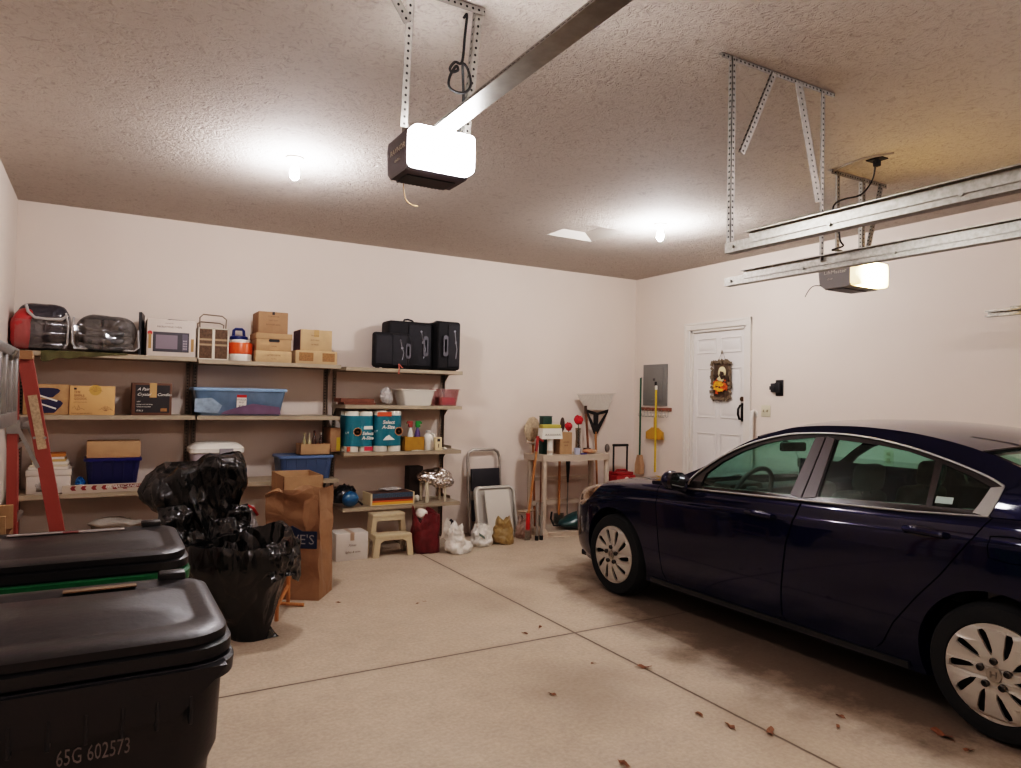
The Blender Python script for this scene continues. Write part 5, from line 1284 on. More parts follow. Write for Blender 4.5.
# round pad tool far left
yq = 7.26
r = pole('floor_duster', 'long wooden pole with round beige pad head, left end of the rack', 'duster', (aY(535, 520, yq).x, yq, .01), (aY(533, 440, yq).x, yq, aY(533, 440, yq).z), .014, WOOD)
pc = aY(532, 429, yq); 
mb = MB().ell((0, 0, 0), (.112, .035, .152), 36, 20).sharp_noise(.012, 18, 3, .014, 40).xf(T(pc.x, pc.y, pc.z) @ Ry(.15))
part('pad', mb, mat('beige_loops', 'b09a80', .95, var=.25, vscale=40, bump=.6, bscale=70), r, 'round beige looped pad', world=True)
part('pad_clamp', MB().tube([(pc.x-.09, yq-.02, pc.z-.15), (pc.x, yq-.03, pc.z-.17), (pc.x+.10, yq-.02, pc.z-.13)], .014, 8), RK, r, world=True)
# red headed long tool in front-left
yq = 6.735
a = aY(528, 524, yq); t_ = aY(538, 437, yq); b2 = aY(529, 500, yq)
r = thing('garden_hoe', 'long wooden handled hoe with red socket ends, leaning at the rack front', 'hoe', (a.x, yq, 0), 0, 'long handled tools around the rack')
part('handle', MB().tube([(a.x, yq, .24), (t_.x, yq, t_.z-.03)], .014, 8), WOOD, r, world=True)
part('red_socket', MB().tube([(a.x-.002, yq, .12), (a.x, yq, .30)], .024, 10), RED, r, world=True)
part('red_grip', MB().tube([(t_.x-.02, yq, t_.z-.16), (t_.x, yq, t_.z+.01)], .018, 10).tube([(t_.x-.02, yq, t_.z-.0), (t_.x+.07, yq, t_.z-.05)], .013, 8), mat('dull_red', '8a2a22', .45), r, world=True)
part('blade', MB().box((a.x-.005, yq, .05), (.07, .006, .10), None, .002, 1), GALV, r, world=True)
for i, (px, col, y_, zt_, lab) in enumerate(((541, WOODD, 7.12, .9, 'dark wooden handled spade standing in the rack, left of the front post'), (559, WOOD, 7.13, .91, 'light wooden handled fork standing in the rack middle'), (591, WOODD, 7.222, 1.32, 'dark brown handle leaning beside the rake bracket'))):
    X = aY(px, 500, y_).x
    if i == 2:
        tp = aY(586, 412, y_)
        r = pole('garden_tool', lab, 'garden tool', (aY(593, 500, y_).x, y_, .004), (tp.x, y_, tp.z), .015, col)
        part('grip', MB().tube([(tp.x-.0, y_, tp.z-.02), (tp.x-.006, y_, tp.z+.08)], .018, 10), mat('brown_grip', '3a2418', .6), r, world=True)
    else:
        r = pole('garden_tool', lab, 'garden tool', (X, y_, .18), (X, y_, zt_+.0-.075), .016, col)
        part('blade', MB().prism([(-.07, .2), (.07, .2), (.075, .08), (0, .055), (-.075, .08)], lambda a, b, dd: V((X+a, y_+dd, b)), -.004, .004), GALV, r, world=True)
X = aY(568, 470, 7.05).x
r = pole('garden_tool', 'thin tool with black grip and grey shaft hanging in the rack', 'garden tool', (X, 7.05, .06), (X, 7.05, .58), .008, GALV)
part('black_grip', MB().tube([(X, 7.05, .58), (X, 7.05, .80), (X, 7.05, .86)], [.012, .026, .032], 10), BLACKP, r, world=True)
for px, lab in ((541.5, 'grey tube standing beside the front post of the rack'), (537, 'grey tube standing left of the other grey tube')):
    X = aY(px, 520, 6.69).x
    r = thing('grey_pipe', lab, 'pipe', (X, 6.69, 0), 0, 'grey tubes by the rack')
    part('pipe', MB().tube([(X, 6.69, .012), (X+.01, 6.70, .42)], .017, 10), mat('grey_pipe', '857c72', .5), r, world=True)
    part('end_cap', MB().cyl((X, 6.69, 0), (X, 6.69, .05), .022), BLACKP, r, world=True)
# leaf blower bag / dark teal hood on the base
pa = aZ(565, 530, .06)
mb = MB().ell((0, 0, .115), (.235, .14, .115), 36, 20).sharp_noise(.008, 8, 3)
for v in mb.bm.verts:
    k = (v.co.x+.235)/.47; v.co.z = max(0.001, v.co.z*(.55+.55*k))
r = thing('trimmer_hood', 'dark teal rounded tool housing lying on the base of the rack', 'housing', (4.93, 6.89, .0505))
part('housing', mb, mat('dark_teal', '123a3c', .35, coat=.4), r, smooth=180)
part('cord_guard', MB().tube([(-.22, -.02, .05), (-.32, -.01, .06), (-.36, -.01, .14), (-.35, -.01, .22)], .012, 8), BLACKP, r)
part('lower_shell', MB().ell((0, -.0, .032), (.2, .13, .03), 30, 10), mat('teal_black', '15181a', .5), r, smooth=180)
# things on the rack top
za = zt+eps
X = aY(550, 440, 6.86).x; 
r = thing('sponge_mop', 'white sponge mop head with yellow green sponge, upright on the rack', 'mop', (X, 6.86, za))
hb, ht = aY(550, 438, 6.86).z-za, aY(550, 424.5, 6.86).z-za; wm = aY(560.5, 432, 6.86).x-aY(540, 432, 6.86).x
part('stem', MB().cyl((0, 0, 0), (0, 0, hb), .034), WHITEP, r)
part('stem_band', MB().cyl((0, 0, .02), (0, 0, .05), .036), RK, r)
mh = part('head', MB().prism([(-wm/2, hb-.01), (wm/2, hb-.01), (wm*.46, hb+(ht-hb)*.72), (-wm*.46, hb+(ht-hb)*.72)], lambda a, b, dd: V((a, dd, b)), -.05, .05), WHITEP, r)
part('sponge', MB().bx(-wm*.45, wm*.45, -.045, .045, hb+(ht-hb)*.72, ht, .012), mat('yellow_sponge', 'a89a4a', .9, bump=.4, bscale=60), r)
mb = MB()
for k in range(7): mb.tube([(-wm*.34+k*wm*.11, -.052, hb+.03), (-wm*.31+k*wm*.11, -.052, hb+.05), (-wm*.27+k*wm*.11, -.052, hb+.03)], .004, 5)
part('spring_lever', mb, GALV, mh)
X0, X1 = aY(543.5, 420, 6.95).x, aY(552.5, 420, 6.95).x; z0, z1 = za, aY(548, 416, 6.97).z
r = thing('green_canister', 'dark green square canister rising behind the sponge mop', 'canister', ((X0+X1)/2, 7.0, za))
part('canister', MB().bx(-(X1-X0)/2, (X1-X0)/2, -.045, .045, 0, z1-za-.01, .006), mat('dark_green_tin', '12352c', .45), r)
part('lid', MB().bx(-(X1-X0)/2-.003, (X1-X0)/2+.003, -.048, .048, z1-za-.01, z1-za, .004), mat('dark_green_tin', ''), r)
X0, X1, h = span(561, 573, 432.5, 6.84, za); w = X1-X0
r = thing('gift_box', 'small brown cardboard box with printed words under the red flowers', 'box', ((X0+X1)/2+.012, 6.945, za), .0)
part('carton', MB().bx(-w/2, w/2, -.07, .07, 0, h, .003, 1), KRAFT, r)
text('lettering', 'FLOWER', .02, INKB, r, T(0, -.0712, h*.55) @ FRONT); text('lettering', 'SHOP', .02, INKB, r, T(0, -.0712, h*.4) @ FRONT)
X0, X1, h = span(555, 560, 437, 6.95, za)
single('side_box', 'narrow shaded brown box left of the printed flower box', 'box', MB().bx(-.02, .02, -.05, .06, 0, h, .003, 1), KRAFTD, ((X0+X1)/2-.035, 7.07, za))
zb_ = za+aY(567, 432.5, 6.84).z-za
def pom(name, label, px, py, Y, r0, zbase):
    c = aY(px, py, Y); r = thing(name, label, 'flower', (c.x, Y, zbase), 0, 'red pompom flowers')
    mb = MB().ell((0, 0, c.z-zbase), (r0, r0*.8, r0), 22, 14).sharp_noise(.012, 25, 3, .02, 40)
    part('petals', mb, mat('red_petals', 'b01822', .7, var=.25, vscale=40), r, smooth=20)
    part('stem', MB().cyl((0, 0, 0), (0, 0, c.z-zbase), .006), mat('green_stem', '3a4a2a', .6), r)
pom('pompom_flower', 'red pompom flower on the left, sitting on the brown box', 568.5, 426.5, 6.93, .052, zb_+.001)
pom('pompom_flower', 'red pompom flower on the right, higher, in the glass vase', 578.5, 420, 6.95, .06, za+.02)
X = aY(578, 440, 6.95).x; hv = aY(578, 428, 6.95).z-za
single('glass_vase', 'narrow clear glass vase right of the brown flower box', 'vase', MB().lathe([(.034, 0), (.038, .01), (.03, hv*.6), (.036, hv), (.032, hv), (.026, hv*.6), (.03, .02), (.001, .015)], seg=24), glassy('vase_glass', 'd9d6d0', .12, .05), (X, 6.95, za))
X = aY(562.5, 421, 7.08).x; zt2 = aY(562.5, 417, 7.08).z
single('garden_trowel', 'dark pointed trowel blade standing up behind the red flowers', 'trowel', MB().tube([(0, 0, 0), (0, 0, zt2-za-.14)], .012, 8).ell((0, 0, zt2-za-.09), (.035, .008, .09), 16, 10), mat('dark_steel', '4a3a33', .5, .4), (X, 7.08, za))
X = aY(577, 448, 6.82).x
single('paper_cup', 'small white cup with blue edge in front of the flower box', 'cup', MB().lathe([(.03, 0), (.04, .075), (.037, .075), (.028, .005)], seg=20), mat('pale_blue_cup', 'b3b8c8', .5), (X, 6.815, za))
single('blue_scraper', 'dark blue flat scraper lying before the white cup', 'scraper', MB().box((0, 0, .008), (.10, .03, .014), Rz(.3).to_3x3(), .003), mat('scraper_blue', '24307a', .4), (aY(581, 452, 6.80).x+.03, 6.785, za))
X0, X1 = aY(584, 450, 6.85).x, aY(597, 450, 6.85).x
r = thing('snack_packet', 'orange red flat packet lying on the rack top right of the cup', 'packet', ((X0+X1)/2, 6.87, za), .1)
mb = MB().ell((0, 0, .03), ((X1-X0)*.55, .06, .03), 26, 12).sharp_noise(.008, 14, 3)
for v in mb.bm.verts: v.co.z = max(0, v.co.z)
part('packet', mb, mat('orange_packet', 'a8502c', .4, col2='c9b08c', vscale=14), r)
single('black_clip', 'small black clamp beside the dark brown handle on the rack', 'clamp', MB().bx(-.04, .04, -.03, .03, 0, .05, .008), BLACKP, (aY(588, 446, 7.08).x, 7.1, za))
# leaf rake, upside down
yr = 7.28
top_l, top_r = aY(577, 394, yr), aY(614, 393.5, yr); jl, jr_ = aY(586, 410, yr), aY(607, 410, yr); tip = aY(595, 434, yr); bot = aY(598, 480, yr)
r = thing('leaf_rake', 'upside down leaf rake with pale tines and black bracket', 'rake', (bot.x, yr, .06), 0, 'long handled tools around the rack')
n = 22
TN = mat('pale_tines', 'c6bfb2', .5)
part('tine_fan', MB().skin([[jl, jr_, V((jr_.x, yr+.006, jr_.z)), V((jl.x, yr+.006, jl.z))], [top_l+V((.01, 0, -.01)), top_r+V((-.01, 0, -.01)), top_r+V((-.01, .006, -.01)), top_l+V((.01, .006, -.01))]]), mat('tine_film', 'b7aca1', .6), r, 'pale closely set fan of tines', world=True)
for k in range(n+1):
    u = k/n; p_, q_ = jl.lerp(jr_, u), top_l.lerp(top_r, u)
    part('tine', MB().tube([p_+V((0, -.003, 0)), q_+V((0, -.003, 0)), q_+V((0, -.03, .004))], .0035, 5), TN, r, world=True)
part('bracket', MB().prism([(jl.x-.01, jl.z+.01), ((jl.x+jr_.x)/2, jl.z-.035), (jr_.x+.01, jr_.z+.01), (jr_.x, jr_.z-.03), (tip.x+.02, tip.z), (tip.x-.02, tip.z), (jl.x, jl.z-.03)], lambda a, b, dd: V((a, yr+dd, b)), -.022, -.004,
     [[(jl.x+.022, jl.z-.035), (tip.x-.03, tip.z+.11), (tip.x-.035, jl.z-.06)], [(jr_.x-.022, jl.z-.035), (tip.x+.035, jl.z-.06), (tip.x+.03, tip.z+.11)]]), BLACKP, r, world=True)
part('handle', MB().tube([(tip.x, yr-.012, tip.z+.03), (bot.x, yr-.01, .065)], .014, 8), WOOD, r, world=True)
# rack right: pale post with grey cap
X = aY(607, 460, 7.25).x
r = thing('garden_tool', 'pale pole with round grey knob at the right end of the rack', 'garden tool', (X, 7.0, 0), 0, 'long handled tools around the rack')
part('handle', MB().tube([(X, 7.25, .005), (X, 7.25, aY(607, 450, 7.25).z)], .016, 8), mat('pale_pole', 'a8988c', .5), r, world=True)
kz = aY(607, 448, 7.25)
part('knob', MB().ell((X, 7.25, kz.z), (.035, .03, .055), 18, 12), mat('grey_knob', '6a6058', .5), r, world=True)
# folding luggage cart with red body
yq = 7.05
x0, x1 = aY(613.5, 460, yq).x, aY(627, 460, yq).x; ztop = aY(620, 445, yq).z; zr = aY(620, 471, yq).z
r = thing('luggage_cart', 'red wheeled toolbox cart with black telescoping handle by the rack', 'cart', ((x0+x1)/2, yq, 0))
w = x1-x0
part('telescoping_handle', MB().tube([(-w/2, 0, .55), (-w/2, 0, ztop-.012), (-w/2+.012, 0, ztop), (w/2-.012, 0, ztop), (w/2, 0, ztop-.012), (w/2, 0, .55)], .012, 8).bx(-w/2-.01, w/2+.01, -.02, .02, ztop-.018, ztop+.014, .008), BLACKP, r)
part('body', MB().bx(-w*.72, w*.72, -.13, .10, .08, zr-.04, .02).bx(-w*.6, w*.6, -.11, .08, zr-.04, zr-.005, .01), mat('red_case', '8f1d1d', .45), r)
part('carry_loop', MB().tube([(-w*.5, -.02, zr-.02), (-w*.3, -.02, zr+.015), (w*.3, -.02, zr+.015), (w*.5, -.02, zr-.02)], .014, 8), mat('red_case', ''), r)
part('white_emblem', MB().lathe([(.04, 0), (.035, .004)], (0, -.134, zr-.10), 18, 'y'), WHITEP, r)
for s in (-1, 1): part('wheel', MB().lathe([(.02, -.02), (.085, -.02), (.09, 0), (.085, .02), (.02, .02)], (s*w*.72, .06, .09), 24, 'x'), BLACKR, r)

# ------------------------------------------------------------------ right wall
def xw(px, py, d=0): return aX(px, py, XR-d)
a, b_ = xw(645, 365), xw(667, 406)
r = thing('electrical_panel', 'grey electrical breaker panel on the right wall near the corner', 'breaker panel', (XR-.001, (a.y+b_.y)/2, (a.z+b_.z)/2))
w, h = abs(a.y-b_.y)+.02, a.z-b_.z
GP = mat('panel_grey', '7d7b77', .5, .3)
part('cover', MB().bx(-.018, 0, -w/2, w/2, -h/2, h/2, .004), GP, r)
pd = part('door', MB().bx(-.028, -.018, -w*.36, w*.36, -h*.40, h*.42, .004), GP, r)
part('latch', MB().bx(-.034, -.028, -w*.04, w*.04, h*.1, h*.16, .002, 1), mat('dark_latch', '45423f', .5), pd)
a, b_ = xw(641, 409.5), xw(672, 408.5)
r = thing('hook_rail', 'brown wooden hook rail with wire hooks under the breaker panel', 'rail', (XR-.001, (a.y+b_.y)/2, 1.478)); w = a.y-b_.y
part('board', MB().bx(-.02, 0, -w/2, w/2, -.022, .022, .004), mat('red_brown_wood', '7a4a38', .6, var=.3, vscale=20), r)
mb = MB()
for k in range(9):
    y = -w*.44+k*w*.11
    part('hook', MB().tube([(-.02, y, -.005), (-.03, y, -.04), (-.035, y, -.085), (-.055, y, -.10), (-.075, y, -.085), (-.075, y, -.06)], .0035, 5), GALV, r)
part('wire_basket', MB().tube([(-.03, -w*.36, -.05), (-.03, w*.34, -.05)], .003, 5).tube([(-.05, -w*.36, -.10), (-.05, w*.34, -.10)], .003, 5), GALV, r)
yb_ = xw(644, 400).y; zt_, zb_ = xw(644, 378).z, xw(645, 474).z
r = thing('broom', 'green handled broom with pale bristles hanging at the corner', 'broom', (XR-.06, yb_, zb_))
part('handle', MB().cyl((0, 0, .24), (0, 0, zt_-zb_), .012), mat('green_handle', '0f4a33', .4), r)
part('hanging_loop', MB().tube([(0, 0, zt_-zb_-.01), (.014, 0, zt_-zb_+.012), (.024, 0, zt_-zb_-.005)], .003, 5), GALV, r)
part('bristles', MB().prism([(-.055, 0), (.065, 0), (.06, .12), (.02, .25), (-.02, .25), (-.06, .12)], lambda a, b, dd: V((dd, a, b)), -.03, .03), mat('straw_bristles', 'b08a6a', .9, var=.25, vscale=50, stretch=(8, 8, .5)), r)
yb_ = xw(661, 420).y; zt_, zb_ = xw(660, 390).z, xw(662, 472).z
r = thing('duster_pole', 'yellow pole with white and black tip hanging on the hook rail', 'pole', (XR-.09, yb_, zb_))
part('handle', MB().cyl((0, 0, 0), (0, 0, zt_-zb_), .013), mat('yellow_handle', 'c8a422', .4), r)
part('white_collar', MB().cyl((0, 0, zt_-zb_), (0, 0, zt_-zb_+.055), .015), WHITEP, r)
part('hanging_loop', MB().tube([(0, 0, .9), (-.02, 0, .93), (-.075, 0, .925)], .003, 5), GALV, r)
part('black_tip', MB().box((0, .01, zt_-zb_+.075), (.02, .03, .06), None, .006), BLACKP, r)
a, b_ = xw(650, 427), xw(666, 440)
yc = (a.y+b_.y)/2
r = thing('dustpan', 'yellow dustpan hanging from the hook rail behind the yellow pole', 'dustpan', (XR-.04, yc, b_.z)); w = a.y-b_.y
h = a.z-b_.z
part('pan', MB().prism([(-w/2, 0), (w/2, 0), (w/2, h*.62), (w*.16, h), (-w*.16, h), (-w/2, h*.62)], lambda a, b, dd: V((dd, a, b)), -.025, .0), mat('mustard_plastic', 'b8892f', .45), r)
part('rim', MB().bx(-.032, -.025, -w/2, w/2, 0, .03).bx(-.032, -.025, -w/2, -w/2+.015, 0, h*.62).bx(-.032, -.025, w/2-.015, w/2, 0, h*.62), mat('mustard_plastic', ''), r)
part('hanging_loop', MB().tube([(-.010, 0, h+.11), (.012, 0, h+.145), (.03, 0, h+.135)], .003, 5), GALV, r)
part('pan_handle', MB().bx(-.022, -.006, -.018, .018, h-.01, h+.13, .006), mat('mustard_plastic', ''), r)
# wreath plaque on the door
a, b_ = aX(712, 361, XR-.0), aX(731, 400, XR-.0)
yc, zc = (a.y+b_.y)/2, (a.z+b_.z)/2; w, h = a.y-b_.y, a.z-b_.z
r = thing('autumn_plaque', 'autumn decoration with leaves and flowers hanging on the white door', 'decoration', (XR+.018, yc, zc), 0)
random.seed(11)
part('backing', MB().bx(-.012, .0, -w*.42, w*.42, -h*.48, h*.46, .006), mat('plaque_brown', '4a3a2c', .8, var=.4, vscale=30), r)
part('pale_figure', MB().ell((-.02, -.01, h*.20), (.012, w*.2, h*.15), 16, 10).ell((-.02, .02, h*.06), (.012, w*.22, h*.12), 16, 10), mat('cream_figure', 'cdbb93', .8), r)
for nm, c_, n_, pos in (('leaf_cluster', '6a5a48', 34, 'edge'), ('orange_flowers', 'c8551c', 14, 'low'), ('yellow_flowers', 'd8992c', 9, 'low2'), ('dark_leaves', '3a2a20', 12, 'mid')):
    mb = MB()
    for k in range(n_):
        if pos == 'edge':
            t = 2*PI*k/n_; q = max(abs(math.cos(t)), abs(math.sin(t))); y, z = w*.46*math.cos(t)/q, h*.47*math.sin(t)/q
        elif pos == 'low': y, z = w*.32*random.uniform(-1, 1), h*(-.18+.16*random.uniform(-1, 1))
        elif pos == 'low2': y, z = w*.2*random.uniform(-1, 1)+.02, h*(-.16+.1*random.uniform(-1, 1))
        else: y, z = w*.4*random.uniform(-1, 1), h*random.uniform(-.42, .3)
        q = random.uniform(0, PI)
        mb.box((-.022-.012*random.random()-(0.012 if pos == 'low2' else 0), y, z), (.008, .055, .032), Rx(q).to_3x3(), .003, 1)
    part(nm, mb, mat('plaque_'+nm, c_, .8, var=.3, vscale=40), r)
part('hanging_wire', MB().tube([(-.012, -w*.22, h*.46), (-.006, 0, h*.46+.13), (-.012, w*.22, h*.46)], .003, 5), mat('wire_grey', '8a8278', .4, .6), r)
p = aX(721, 352, XR)
r = thing('wall_hook', 'small silver hook on the white door above the autumn decoration', 'hook', (XR+.019, p.y, p.z))
part('plate', MB().ell((-.003, 0, .0), (.004, .014, .024), 14, 8), CHROME, r)
part('prong', MB().tube([(-.004, 0, 0), (-.016, 0, -.012), (-.022, 0, -.006)], .004, 6), CHROME, r)
# thermostat-like black holder, switches, grab bar, outlet
p = xw(779, 388)
r = thing('keypad_holder', 'black wall bracket right of the door, above the light switches', 'bracket', (XR-.001, p.y, p.z))
part('mount_plate', MB().bx(-.012, 0, -.06, .035, -.085, .085, .004), BLACKP, r)
part('arm', MB().bx(-.05, -.012, -.045, .02, -.05, .055, .008).bx(-.035, -.012, .03, .085, -.045, .05, .008).bx(-.028, -.008, .08, .105, -.02, .02, .004), mat('black_matte', '1c1b1d', .6), r)
p = xw(766, 411)
r = thing('light_switch', 'cream double light switch plate on the right wall beside the door', 'light switch', (XR-.001, p.y, p.z))
part('plate', MB().bx(-.006, 0, -.06, .06, -.062, .062, .003), mat('ivory_plate', 'c9bfa6', .4), r)
for s in (-1, 1): part('toggle', MB().box((-.01, s*.024, .002), (.014, .010, .024), Ry(.4).to_3x3(), .002, 1), mat('toggle_dark', '8c7d64', .4), r)
p = xw(889, 457)
r = thing('wall_outlet', 'cream wall outlet on the right wall seen through the car window', 'outlet', (XR-.001, p.y, p.z))
part('plate', MB().bx(-.006, 0, -.042, .042, -.068, .068, .003), mat('ivory_plate', ''), r)
for s in (-1, 1): part('socket', MB().bx(-.009, -.006, -.018, .018, s*.028-.016, s*.028+.016, .004), mat('ivory_dark', 'a89a7c', .4), r)
a, b_ = xw(752, 414, .06), xw(752, 445, .06)
r = thing('grab_bar', 'white curved grab rail end on the wall at the right of the door', 'grab bar', (XR-.001, a.y, a.z))
part('rail', MB().tube([(-.002, 0, -.0), (-.04, 0, .03), (-.06, 0, .02), (-.068, 0, -.03), (-.068, 0, -.35), (-.068, 0, -.62), (-.03, 0, -.68), (-.002, 0, -.68)], .021, 12), mat('white_enamel', 'd8d2ca', .35), r)
part('flange', MB().cyl((0, 0, 0), (-.008, 0, 0), .035).cyl((0, 0, -.68), (-.008, 0, -.68), .035), mat('white_enamel', ''), r)

# ------------------------------------------------------------------ dry leaves on the floor
LEAF = mat('dry_leaf', '7d5238', .8, var=.35, vscale=30)
leaves = [(525, 634, .022, 'small curled dry leaf at the floor joint, leftmost of the pair there'), (540, 628, .024, 'small curled dry leaf at the floor joint, right one of the pair there'), (645, 668, .04, 'flat dry leaf lying on the long floor joint, midway to the front'),
          (699, 715, .026, 'reddish curled dry leaf on open concrete left of the long joint'), (730, 727, .03, 'pale curled dry leaf between the long joint and the reddish leaf'), (770, 733, .038, 'dark crumpled dry leaf lying on the long joint near the front'),
          (624, 765, .03, 'dry leaf at the bottom edge of the photo'), (552, 695, .024, 'dark dry leaf on the stained patch of open floor'), (942, 736, .05, 'broad torn dry leaf on the floor by the rear car wheel'), (968, 751, .022, 'small pale dry leaf nearest the rear tyre'),
          (417, 604, .014, 'tiny dry leaf scrap on the open floor before the stool'), (424, 602, .012, 'tiny pale leaf scrap beside the tiny scrap before the stool'), (593, 664, .014, 'tiny leaf scrap right of the dark leaf, near the long joint'), (840, 717, .025, 'small dry leaf lying by the car sill'), (838, 728, .02, 'small dry crumb leaf nearer the camera than the sill leaf'), (339, 603, .018, 'tiny dark leaf scrap on the floor right of the leaf bag')]
for k, (px, py, s, lab) in enumerate(leaves):
    p = aZ(px, py, 0); random.seed(k)
    n = 14; mb = MB(); s *= 1.15
    out = []
    for q in range(n):
        a = 2*PI*q/n; rr = s*(.75+.35*math.cos(2*a))*(1 if q % 2 else .78)
        out.append((rr*math.cos(a), rr*.8*math.sin(a), .004+.5*s*abs(math.sin(a+k))**2*.6))
    c0 = mb.bm.verts.new((0, 0, .003)); vs = [mb.bm.verts.new(q) for q in out]
    for q in range(n): mb.bm.faces.new((c0, vs[q], vs[(q+1) % n]))
    mb.tube([(-s*.8, 0, .006), (-s*1.3, s*.1, .004)], .0012, 4)
    single('dry_leaf', lab, 'leaf', mb, LEAF, (p.x, p.y, 0), random.uniform(0, 6), 'dry leaves on the floor', smooth=0)
# ------------------------------------------------------------------ car (local: +y forward, -x its left side, which faces the camera)
PAINT = mat('midnight_blue_paint', '0a0d2a', .3, .3, coat=1, spec=.0)
GLASS = glassy('car_glass', 'e0f5f0', .045, 0)
DARKG = mat('dark_interior', '1f1c1c', .8, bump=.2, bscale=80)
BLK = mat('gloss_black_trim', '241d1d', .25, coat=.5)
CHR = mat('satin_chrome', '8a8580', .42, 1)
car = thing('car', 'dark blue four door sedan parked on the right, front wheel towards the back wall', 'car', (4.57, 3.18, 0), .014)

def cr(P, n):
    """Catmull-Rom through rows of numbers"""
    out = []
    for i in range(len(P)-1):
        a, b, c, d = P[max(i-1, 0)], P[i], P[i+1], P[min(i+2, len(P)-1)]
        for k in range(n):
            t = k/n
            out.append([.5*(2*q1+(q2-q0)*t+(2*q0-5*q1+4*q2-q3)*t*t+(3*q1-q0-3*q2+q3)*t**3) for q0, q1, q2, q3 in zip(a, b, c, d)])
    out.append(list(P[-1])); return out
#        y     zb    ws    w     zs    zt     hood half width factor
ST = [(-2.56, .34, .60, .70, .80, .82), (-2.53, .27, .68, .77, .93, .95), (-2.42, .23, .74, .83, 1.02, 1.05), (-2.2, .21, .79, .875, 1.055, 1.085), (-1.9, .20, .83, .90, 1.065, 1.09), (-1.65, .195, .845, .915, 1.06, 1.085), (-1.4, .19, .855, .922, 1.052, 1.075),
      (-1.0, .185, .86, .922, 1.032, 1.05), (-.6, .18, .86, .922, 1.015, 1.035), (-.2, .18, .86, .922, .998, 1.02), (.2, .18, .86, .922, .98, 1.0), (.6, .18, .86, .922, .962, .99), (.9, .18, .86, .922, .948, 1.005), (1.15, .185, .855, .920, .930, .985), (1.4, .19, .85, .916, .905, .955), (1.65, .19, .84, .903, .868, .915),
      (1.80, .185, .81, .882, .835, .882), (1.96, .185, .75, .835, .79, .84), (2.09, .19, .67, .76, .725, .78), (2.19, .20, .56, .65, .65, .70), (2.27, .23, .45, .53, .57, .61), (2.31, .30, .34, .42, .50, .53)]
def half(s):
    y, zb, ws, w, zs, zt = s; dz = zs-zb
    P = [(0, zb), (ws*.6, zb), (ws*.96, zb), (ws, zb+.03), (w*.945, zb+.075), (w*.975, zb+dz*.26), (w*.992, zb+dz*.45), (w, zb+dz*.66), (w*.999, zs-.135), (w*.985, zs-.105), (w*.972, zs-.045), (w*.945, zs-.008), (w*.90, zs+.10*(zt-zs)), (w*.72, zs+.62*(zt-zs)), (w*.4, zs+.92*(zt-zs)), (0, zt)]
    return [(a, b) for a, b in cr(P, 3)]
def body_mb():
    rings = []
    for s in cr(ST, 5):
        h = half(s)
        rings.append([(x, s[0], z) for x, z in h]+[(-x, s[0], z) for x, z in h[-2:0:-1]])
    return MB().skin(rings)
def side_prism(poly, x0=-1.3, x1=-.78): return MB().prism(poly, lambda a, b, d: V((d, a, b)), x0, x1)
def grow(poly, k):
    cx = sum(p[0] for p in poly)/len(poly); cy = sum(p[1] for p in poly)/len(poly); out = []
    n = len(poly)
    area = sum(poly[i][0]*poly[(i+1) % n][1]-poly[(i+1) % n][0]*poly[i][1] for i in range(n)); sg = 1 if area > 0 else -1
    for i in range(n):
        a, b, c = V(poly[i-1]), V(poly[i]), V(poly[(i+1) % n])
        n1 = V((b-a).yx); n1 = V((n1.x, -n1.y)).normalized()*sg; n2 = V((c-b).yx); n2 = V((n2.x, -n2.y)).normalized()*sg
        m = (n1+n2); m = m.normalized()*k/max(.5, math.sqrt(max(.05, (1+n1.dot(n2))/2))); q = b+m; out.append((q.x, q.y))
    return out
body = tmp(body_mb())
def cut(me_obj, mb, op='DIFFERENCE'):
    c = tmp(mb); me = boolean(me_obj, c, op); bpy.data.objects.remove(c)
    old = me_obj.data; me_obj.data = me; bpy.data.meshes.remove(old)
def take(mb):
    c = tmp(mb); me = boolean(body, c, 'INTERSECT'); bpy.data.objects.remove(c); return me
WHEELS = [(s, y) for y in (1.4, -1.43) for s in (-1, 1)]
for s, y in WHEELS:
    cut(body, MB().lathe([(.372, -.17), (.372, .20)], (s*.86, y, .335), 56, 'x'))
    cut(body, MB().lathe([(.385, -.012), (.372, .0), (.372, .1)] if s < 0 else [(.372, -.1), (.372, 0), (.385, .012)], (s*.925, y, .335), 56, 'x'))
cut(body, MB().bx(-.78, .78, -1.28, .78, .42, 1.4))                    # passenger cell
FD = [(.905, 1.10), (.895, .93), (.862, .60), (.842, .30), (.80, .238), (-.16, .238), (-.205, .26), (-.222, .45), (-.262, .72), (-.35, 1.00), (-.36, 1.10)]
RD = [(-.372, 1.10), (-.362, 1.00), (-.274, .72), (-.234, .45), (-.217, .26), (-.25, .238), (-.80, .238), (-.86, .30), (-.93, .43), (-1.06, .60), (-1.18, .74), (-1.30, .91), (-1.385, 1.04), (-1.42, 1.12)]
FUEL = [(-1.49+x, .915+z) for x, z in [(-.10, .055), (.0, .06), (.085, .05), (.09, 0), (.085, -.045), (0, -.055), (-.10, -.05), (-.115, 0)]]
HL = [(1.60, .872), (1.68, .878), (1.80, .84), (1.95, .785), (2.08, .73), (2.05, .655), (1.90, .655), (1.81, .69), (1.71, .775)]
parts_ = {}
for s in (-1, 1):
    for nm, poly in (('front_door', FD), ('rear_door', RD)): parts_[nm, s] = take(side_prism(poly, s*1.3, s*.785))
    parts_['headlight', s] = take(side_prism(HL, s*1.3, s*.40))
parts_['fuel_door', -1] = take(side_prism(FUEL, -1.3, -.86))
HOOD = [(-.74, .98), (.74, .98), (.70, 1.4), (.62, 1.72), (.46, 1.97), (-.46, 1.97), (-.62, 1.72), (-.70, 1.4)]
